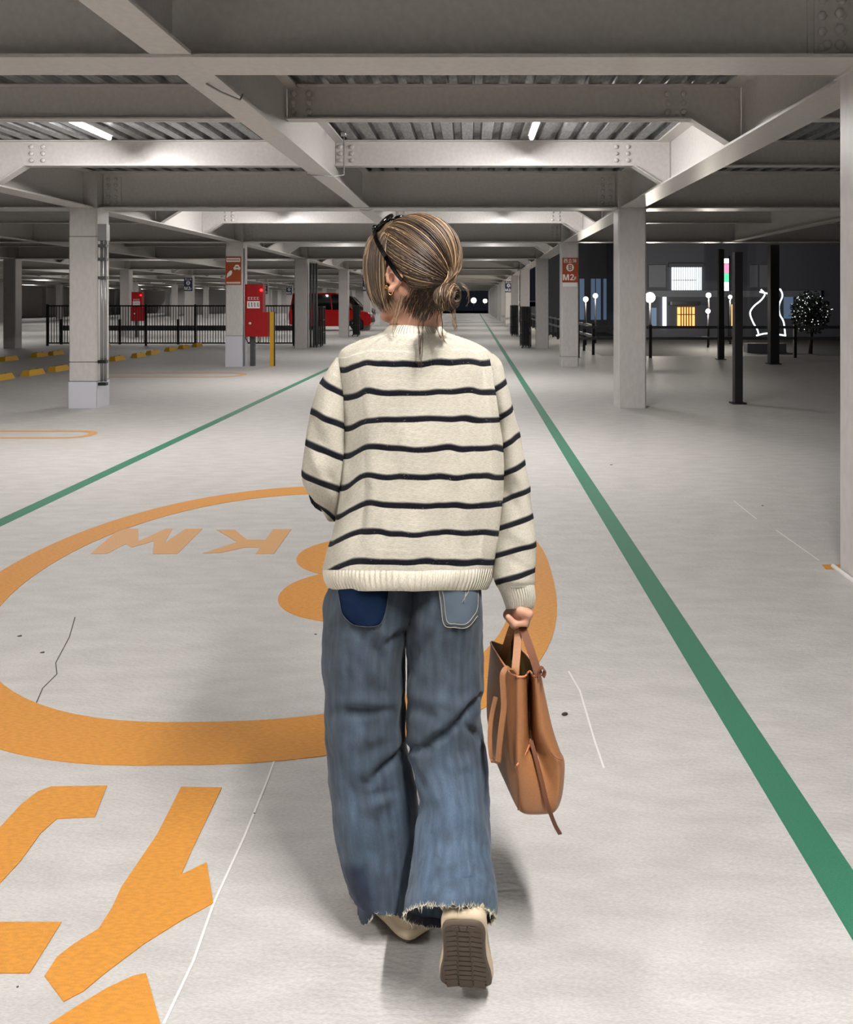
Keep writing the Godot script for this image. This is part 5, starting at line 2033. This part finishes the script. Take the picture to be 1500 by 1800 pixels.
func build_left_side() -> void:
	# orange pictogram sign on the third column
	var z := 18.2 - 0.192
	var o := sign_board(Vector3(-5.23, 2.105, -z), Vector2(0.345, 0.62), M.signorange, "orange sign with a white car and hand pictogram on the column by the cabinet")
	var st := tool()
	box(st, Vector3(0, 0.235, 0.013), Vector3(0.30, 0.085, 0.004))
	box(st, Vector3(0, -0.265, 0.013), Vector3(0.30, 0.035, 0.004))
	obj("text_strip", st, M.white, o)
	o.get_child(o.get_child_count() - 1).set_meta("kind", "stuff")
	st = tool()
	for k in 9:
		box(st, Vector3(-0.12 + k * 0.03, 0.235, 0.0155), Vector3(0.02, 0.03, 0.002))
		box(st, Vector3(-0.12 + k * 0.03, -0.265, 0.0155), Vector3(0.018, 0.014, 0.002))
	var ch := obj("characters", st, M.signorange, o)
	ch.set_meta("kind", "stuff")
	st = tool()
	prism(st, PackedVector2Array([Vector2(0.005, 0.03), Vector2(0.005, 0.075), Vector2(0.025, 0.085), Vector2(0.045, 0.13), Vector2(0.115, 0.13), Vector2(0.135, 0.085), Vector2(0.155, 0.075), Vector2(0.155, 0.03), Vector2(0.135, 0.03), Vector2(0.135, 0.015), Vector2(0.115, 0.015), Vector2(0.115, 0.03), Vector2(0.045, 0.03), Vector2(0.045, 0.015), Vector2(0.025, 0.015), Vector2(0.025, 0.03)]), Vector3(0, 0, 0.012), Vector3.RIGHT, Vector3.UP, Vector3(0, 0, 0.003))
	obj("car_symbol", st, M.white, o)
	st = tool()
	prism(st, PackedVector2Array([Vector2(0.055, 0.092), Vector2(0.105, 0.092), Vector2(0.118, 0.068), Vector2(0.042, 0.068)]), Vector3(0, 0, 0.015), Vector3.RIGHT, Vector3.UP, Vector3(0, 0, 0.002))
	obj("car_symbol_window", st, M.signorange, o)
	st = tool()
	prism(st, PackedVector2Array([Vector2(-0.15, -0.16), Vector2(-0.135, -0.075), Vector2(-0.105, -0.03), Vector2(-0.075, 0.0), Vector2(-0.035, 0.005), Vector2(-0.025, -0.045), Vector2(-0.05, -0.095), Vector2(-0.095, -0.12)]), Vector3(0, 0, 0.012), Vector3.RIGHT, Vector3.UP, Vector3(0, 0, 0.003))
	obj("hand_symbol", st, M.white, o)
	cabinet(Vector3(-5.02, 0, -18.25), "red fire cabinet with white label plate, standing beside the left column", true)
	# yellow post beside it
	var yp := thing("marker_post", "short yellow post under the right edge of the red fire cabinet", "post", Vector3(-4.437, 0, -18.22))
	st = tool()
	box(st, Vector3(0, 0.60, 0), Vector3(0.09, 1.20, 0.05))
	obj("post", st, M.yellow, yp)
	st = tool()
	box(st, Vector3(0.052, 0.60, -0.01), Vector3(0.02, 1.20, 0.06))
	obj("backing", st, M.dark, yp)
	cabinet(Vector3(-13.55, 0, -32.8), "small red fire cabinet with lit red lamp, far off behind the black fence", false)
	cabinet(Vector3(-24.05, 0, -40.4), "small red fire cabinet at the left edge of the picture, far back", false)
	# wheel stops in two rows
	var stops := [[-8.6, 15.0, "cut off by the left edge of the picture, nearest of its row"], [-8.55, 16.0, "second from the near end, clear of the near left column"], [-8.53, 16.95, "third from the near end, just left of the near left column"], [-8.6, 19.9, "just right of the near left column"], [-8.57, 21.1, "second to the right of the near left column"], [-8.64, 22.2, "third to the right of the near left column"], [-8.70, 23.7, "fourth to the right of the near left column"], [-8.74, 24.9, "fifth to the right of the near left column"], [-8.70, 26.0, "last of its row, in front of the black fence"], [-11.2, 19.85, "in the back row, nearest the left edge"], [-11.22, 21.3, "in the back row, second from the left edge"], [-11.15, 22.0, "in the back row, beside the near left column"], [-11.6, 25.9, "in the back row, at the foot of the fence"]]
	for s in stops:
		wheel_stop(s[0], s[1], "yellow wheel stop " + s[2])
	fence(-13.7, -5.75, 26.5, "black bar fence between the two decks, left of the red minivan")
	guard_rail(Vector3(-13.7, 0, -27.4), Vector3(-5.9, 0, -27.4), "dark guard rail standing just behind the black bar fence", M.greyrail, [0.46], 0.17)
	folded_gate(-4.86, 26.3, "folded black gate to the right of the left piped column")
	folded_gate(-4.78, 34.0, "folded black gate in front of the red minivan's bonnet")
	folded_gate(1.66, 25.5, "folded black gate beside the right column, nearer of two")
	folded_gate(1.76, 34.2, "folded black gate beside the right columns, farther of two")
	car(Vector3(-6.95, 0, -41.0), 0.0, M.carred, "red minivan parked across the aisle, behind the left columns", true)
	car(Vector3(4.35, 0, -67.2), PI, M.carwhite, "white car whose nose shows between the far right columns", false)
	car(Vector3(-9.5, 0, -63.0), 0.0, M.dark, "dark car far behind the fence on the left", true)
	var zs := 41.0 - 0.192
	floor_sign(Vector3(-14.1, 2.28, -zs), "A", M.signblue, Vector2(0.42, 0.66), "small blue floor sign on the column behind the black fence", false)
	floor_sign(Vector3(-14.1, 2.28, -(56.0 - 0.192)), "A", M.signblue, Vector2(0.42, 0.66), "tiny blue floor sign, far behind the black fence", false)
	floor_sign(Vector3(-5.22, 2.28, -zs), "A", M.signblue, Vector2(0.42, 0.66), "blue floor sign on the column at the person's left cheek", false)
	floor_sign(Vector3(-14.1, 2.28, -(63.5 - 0.192)), "A", M.signblue, Vector2(0.42, 0.66), "tiny blue floor sign between cabinet and piped column", false)

func build_right_side() -> void:
	floor_sign(Vector3(2.15, 2.12, -(18.2 - 0.192)), "B", M.signorange, Vector2(0.345, 0.54), "orange floor sign with a white disc and letter B on the right column", true)
	floor_sign(Vector3(2.15, 2.30, -(48.5 - 0.192)), "A", M.signblue, Vector2(0.42, 0.66), "blue floor sign with letter A above the right folded gates", false)
	# dark posts at the edge of the deck
	for q in [[3.72, 11.5, 2.12, 0.11, "slim dark post in front of the guard rail, nearest of three"], [6.9, 18.8, 2.72, 0.20, "thick dark post near the right edge, before the lit tree"], [6.15, 20.3, 2.72, 0.13, "dark post just left of the slim near post, at the guard rail"]]:
		var o := thing("dark_post", q[4], "post", Vector3(q[0], 0, -q[1]))
		var st := tool()
		box(st, Vector3(0, q[2] / 2.0, 0), Vector3(q[3], q[2], q[3]))
		obj("shaft", st, M.darkpost, o)
		st = tool()
		box(st, Vector3(0, 0.01, 0), Vector3(q[3] + 0.08, 0.02, q[3] + 0.08))
		obj("foot_plate", st, M.darkpost, o)
	guard_rail(Vector3(2.7, 0, -20.9), Vector3(11.9, 0, -20.9), "grey double guard rail along the open edge at the right", M.greyrail, [0.46, 0.74], 0.07)
	guard_rail(Vector3(3.25, 0, -22.0), Vector3(3.25, 0, -62.0), "long guard rail behind the far right columns", M.greyrail, [0.46, 0.74], 0.07)
	# ground outside
	var st := tool()
	box(st, Vector3(40, -0.95, -110), Vector3(140, 0.3, 176))
	var gr := obj("ground", st, M.ground, self)
	gr.set_meta("kind", "structure")
	shop()
	block()
	# street lamps
	var lamps := [[1143, 523, 30.0, 0.19, "bright globe street lamp beside the wide right column"], [1047, 520, 44.0, 0.13, "globe street lamp right of the orange sign, farther right of two"], [1030, 526, 42.0, 0.13, "globe street lamp right of the orange sign, nearer to it"], [1246, 519, 42.0, 0.13, "globe street lamp before the shop's pale band"], [1245, 547, 40.0, 0.11, "low globe lamp before the shop's warm window"], [1284, 522, 43.0, 0.10, "small globe lamp under the coloured banner"]]
	for l in lamps:
		street_lamp(W(l[0], l[1], l[2]), l[3], l[4])
	arch()
	tree()

func street_lamp(c: Vector3, r: float, label: String) -> void:
	var o := thing("street_lamp", label, "street lamp", Vector3(c.x, -0.8, c.z))
	var h := c.y + 0.8
	var st := tool()
	tube(st, [Vector3(0, 0, 0), Vector3(0, h - r * 0.9, 0)], 0.05, 0.035, 10)
	obj("pole", st, M.rail, o)
	st = tool()
	ball(st, Vector3(0, h, 0), Vector3(r, r, r), Basis.IDENTITY, 18)
	obj("globe", st, M.lampglobe, o)
	var li := OmniLight3D.new()
	li.name = "lamp_light"
	o.add_child(li, true)
	li.position = Vector3(0, h, 0)
	li.light_energy = 5.0
	li.light_color = Color(1.0, 0.96, 0.9)
	li.light_size = r * 0.6
	li.omni_range = 40.0
	li.omni_attenuation = 2.0
	li.shadow_enabled = true

func shop() -> void:
	var zf := -52.0
	var o := thing("shop_building", "dark shop building across the street with a bright striped window", "building", Vector3(17, -0.8, zf))
	var b := -Vector3(17, -0.8, zf)
	var put_box := func(called: String, x0: float, y0: float, x1: float, y1: float, proud: float, m: Material, par: Node) -> Node:
		var s := tool()
		var p0 := W(x0, y1, 52.0)
		var p1 := W(x1, y0, 52.0)
		box(s, Vector3((p0.x + p1.x) / 2.0, (p0.y + p1.y) / 2.0, zf + proud / 2.0) + b, Vector3(p1.x - p0.x, p1.y - p0.y, absf(proud)))
		return obj(called, s, m, par)
	var st := tool()
	box(st, Vector3(20.5, 3.4, zf - 3.0) + b, Vector3(22, 8.4, 6.0))
	obj("wall", st, M.facade, o)
	put_box.call("band", 1120, 511, 1440, 522, 0.35, M.facadelight, o)
	var w: Node = put_box.call("window", 1181, 470, 1223, 510, 0.10, M.window, o)
	for k in 10:
		put_box.call("mullion", 1184.5 + k * 4.0, 470, 1185.3 + k * 4.0, 510, 0.16, M.greyrail, w)
	put_box.call("transom", 1181, 492, 1223, 493, 0.17, M.greyrail, w)
	var w2: Node = put_box.call("window", 1225, 470, 1233, 510, 0.10, M.window, o)
	for k in 2:
		put_box.call("mullion", 1227.4 + k * 2.6, 470, 1228.0 + k * 2.6, 510, 0.16, M.greyrail, w2)
	put_box.call("wall_panel", 1175, 463, 1235, 470, 0.2, M.facade, o)
	put_box.call("wall_panel", 1140, 466, 1170, 505, 0.12, M.facadelight, o)
	put_box.call("lit_pillar", 1165, 520, 1171, 577, 0.14, M.window, o)
	put_box.call("pane", 1145, 541, 1154, 577, 0.1, M.windowdim, o)
	var w3: Node = put_box.call("shop_window", 1191, 540, 1221, 577, 0.08, M.warm, o)
	for k in 5:
		put_box.call("mullion", 1196.0 + k * 4.6, 540, 1197.6 + k * 4.6, 577, 0.14, M.dark, w3)
	put_box.call("transom", 1191, 552, 1221, 553.5, 0.14, M.dark, w3)
	put_box.call("shop_window", 1286, 535, 1297, 575, 0.08, M.warm, o)
	put_box.call("canopy", 1176, 530, 1226, 536, 0.8, M.dark, o)
	put_box.call("pane", 1318, 466, 1332, 505, 0.1, M.facadelight, o)
	put_box.call("pane", 1335, 466, 1352, 505, 0.1, M.facadelight, o)
	put_box.call("pane", 1378, 512, 1394, 560, 0.1, M.windowdim, o)
	# hanging banner sign, lit
	var c := W(1274, 484, 46.0)
	var sg := thing("banner_sign", "tall lit banner sign in pink, green and lilac on the shop corner", "sign", Vector3(c.x, c.y, c.z))
	var parts := [[0.80, 0.26, M.window, "panel"], [0.38, 0.50, M.pink, "panel"], [-0.12, 0.46, M.mint, "panel"], [-0.62, 0.50, M.lilac, "panel"]]
	for q in parts:
		st = tool()
		box(st, Vector3(0, q[0], 0), Vector3(0.44, q[1], 0.16))
		obj(q[3], st, q[2], sg)
	st = tool()
	tube(st, [Vector3(0.3, -c.y - 0.8, -0.1), Vector3(0.3, 1.1, -0.1)], 0.06, 0.06, 8)
	obj("pole", st, M.rail, sg)

func block() -> void:
	var o := thing("office_block", "dim building with pale vertical panels seen right of the orange floor sign", "building", Vector3(8.9, -0.8, -59.0))
	var st := tool()
	box(st, Vector3(0, 3.4, -1.5), Vector3(8, 8.4, 3.0))
	obj("wall", st, M.facade, o)
	for q in [[1019, 1027], [1039, 1046], [1048, 1056], [1061, 1068], [1071, 1077]]:
		st = tool()
		var a := W(q[0], 562, 59.0)
		var b := W(q[1], 490, 59.0)
		box(st, Vector3((a.x + b.x) / 2.0 - 8.9, (a.y + b.y) / 2.0 + 0.8, 0.06), Vector3(b.x - a.x, b.y - a.y, 0.12))
		obj("panel", st, M.windowdim, o)

func arch() -> void:
	var c := W(1345, 580, 36.0)
	var o := thing("light_sculpture", "curved white lit tubes standing outside behind the thick dark post", "sculpture", Vector3(c.x, -0.8, c.z))
	var b := -Vector3(c.x, -0.8, c.z)
	for l in [[[1338, 509], [1345, 517], [1338, 528], [1326, 538], [1319, 550], [1324, 566], [1332, 580], [1334, 590]], [[1372, 508], [1376, 520], [1370, 536], [1371, 552], [1378, 566], [1381, 590]], [[1330, 590], [1350, 586], [1382, 590]], [[1336, 513], [1356, 516], [1372, 508]]]:
		var pts := []
		for q in l:
			pts.append(W(q[0], q[1], 36.0) + b)
		var st := tool()
		tube(st, smooth(pts, 24), 0.035, 0.035, 8)
		obj("light_tube", st, M.window, o)
	var st2 := tool()
	box(st2, Vector3(0, 0.2, 0), Vector3(1.7, 0.4, 0.5))
	obj("plinth", st2, M.facade, o)

func tree() -> void:
	var c := W(1425, 545, 35.0)
	var o := thing("tree", "dark leafy tree hung with tiny white lights at the far right", "tree", Vector3(c.x, -0.8, c.z))
	var r := RandomNumberGenerator.new()
	r.seed = 12
	var st := tool()
	tube(st, [Vector3(0, 0, 0), Vector3(0.05, 0.9, 0), Vector3(0, 1.6, 0.05)], 0.09, 0.05, 8)
	for k in 5:
		tube(st, [Vector3(0.03, 0.9 + k * 0.12, 0), Vector3(cos(k * 1.3) * 0.5, 1.6 + k * 0.1, sin(k * 1.3) * 0.4)], 0.035, 0.012, 6)
	obj("trunk", st, M.bark, o)
	st = tool()
	st.set_smooth_group(-1)
	var li := tool()
	for k in 1500:
		var d := Vector3(r.randfn(), r.randfn(), r.randfn()).normalized() * pow(r.randf(), 0.4)
		var q := Vector3(0, 1.75, 0) + d * Vector3(0.85, 0.95, 0.7)
		var e := Basis(Vector3(r.randfn(), r.randfn(), r.randfn()).normalized(), r.randf() * TAU)
		var a := q + e * Vector3(-0.09, 0, 0); var b := q + e * Vector3(0, 0.012, 0.04); var c2 := q + e * Vector3(0.09, 0, 0); var d2 := q + e * Vector3(0, 0.012, -0.04)
		tri(st, a, b, c2); tri(st, a, c2, d2)
		if k % 14 == 0:
			ball(li, q * Vector3(1.06, 1, 1.06), Vector3(0.018, 0.018, 0.018), Basis.IDENTITY, 5)
	var lf := obj("foliage", st, M.leaf, o)
	lf.set_meta("kind", "stuff")
	var fl := obj("fairy_lights", li, M.window, o)
	fl.set_meta("kind", "stuff")

func build_far_end() -> void:
	var st := tool()
	box(st, Vector3(-42.2, 1.3, -42.5), Vector3(0.3, 3.2, 113))
	var w := obj("wall_left", st, M.column, self)
	w.set_meta("kind", "structure")
	st = tool()
	box(st, Vector3(-24.5, 1.3, -99.2), Vector3(35, 3.2, 0.3))
	w = obj("wall_back", st, M.column, self)
	w.set_meta("kind", "structure")
	for l in [[833, 528, 128.0, 0.42, "bright globe lamp outside at the far end of the aisle"], [853, 529, 134.0, 0.34, "smaller globe lamp outside at the far end, to the right"]]:
		street_lamp(W(l[0], l[1], l[2]), l[3], l[4])
	# red exit-direction board hanging under the beams near the far end
	var o := thing("hanging_sign", "dark red hanging sign under the far beams, right of the person's head", "sign", W(877, 464, 40.0))
	st = tool()
	box(st, Vector3.ZERO, Vector3(0.5, 0.22, 0.05))
	obj("board", st, mat(Color(0.28, 0.05, 0.06), 0.5), o)
	st = tool()
	for s in [-0.2, 0.2]:
		tube(st, [Vector3(s, 0.1, 0), Vector3(s, 0.32, 0)], 0.012, 0.012, 6)
	obj("hangers", st, M.rail, o)
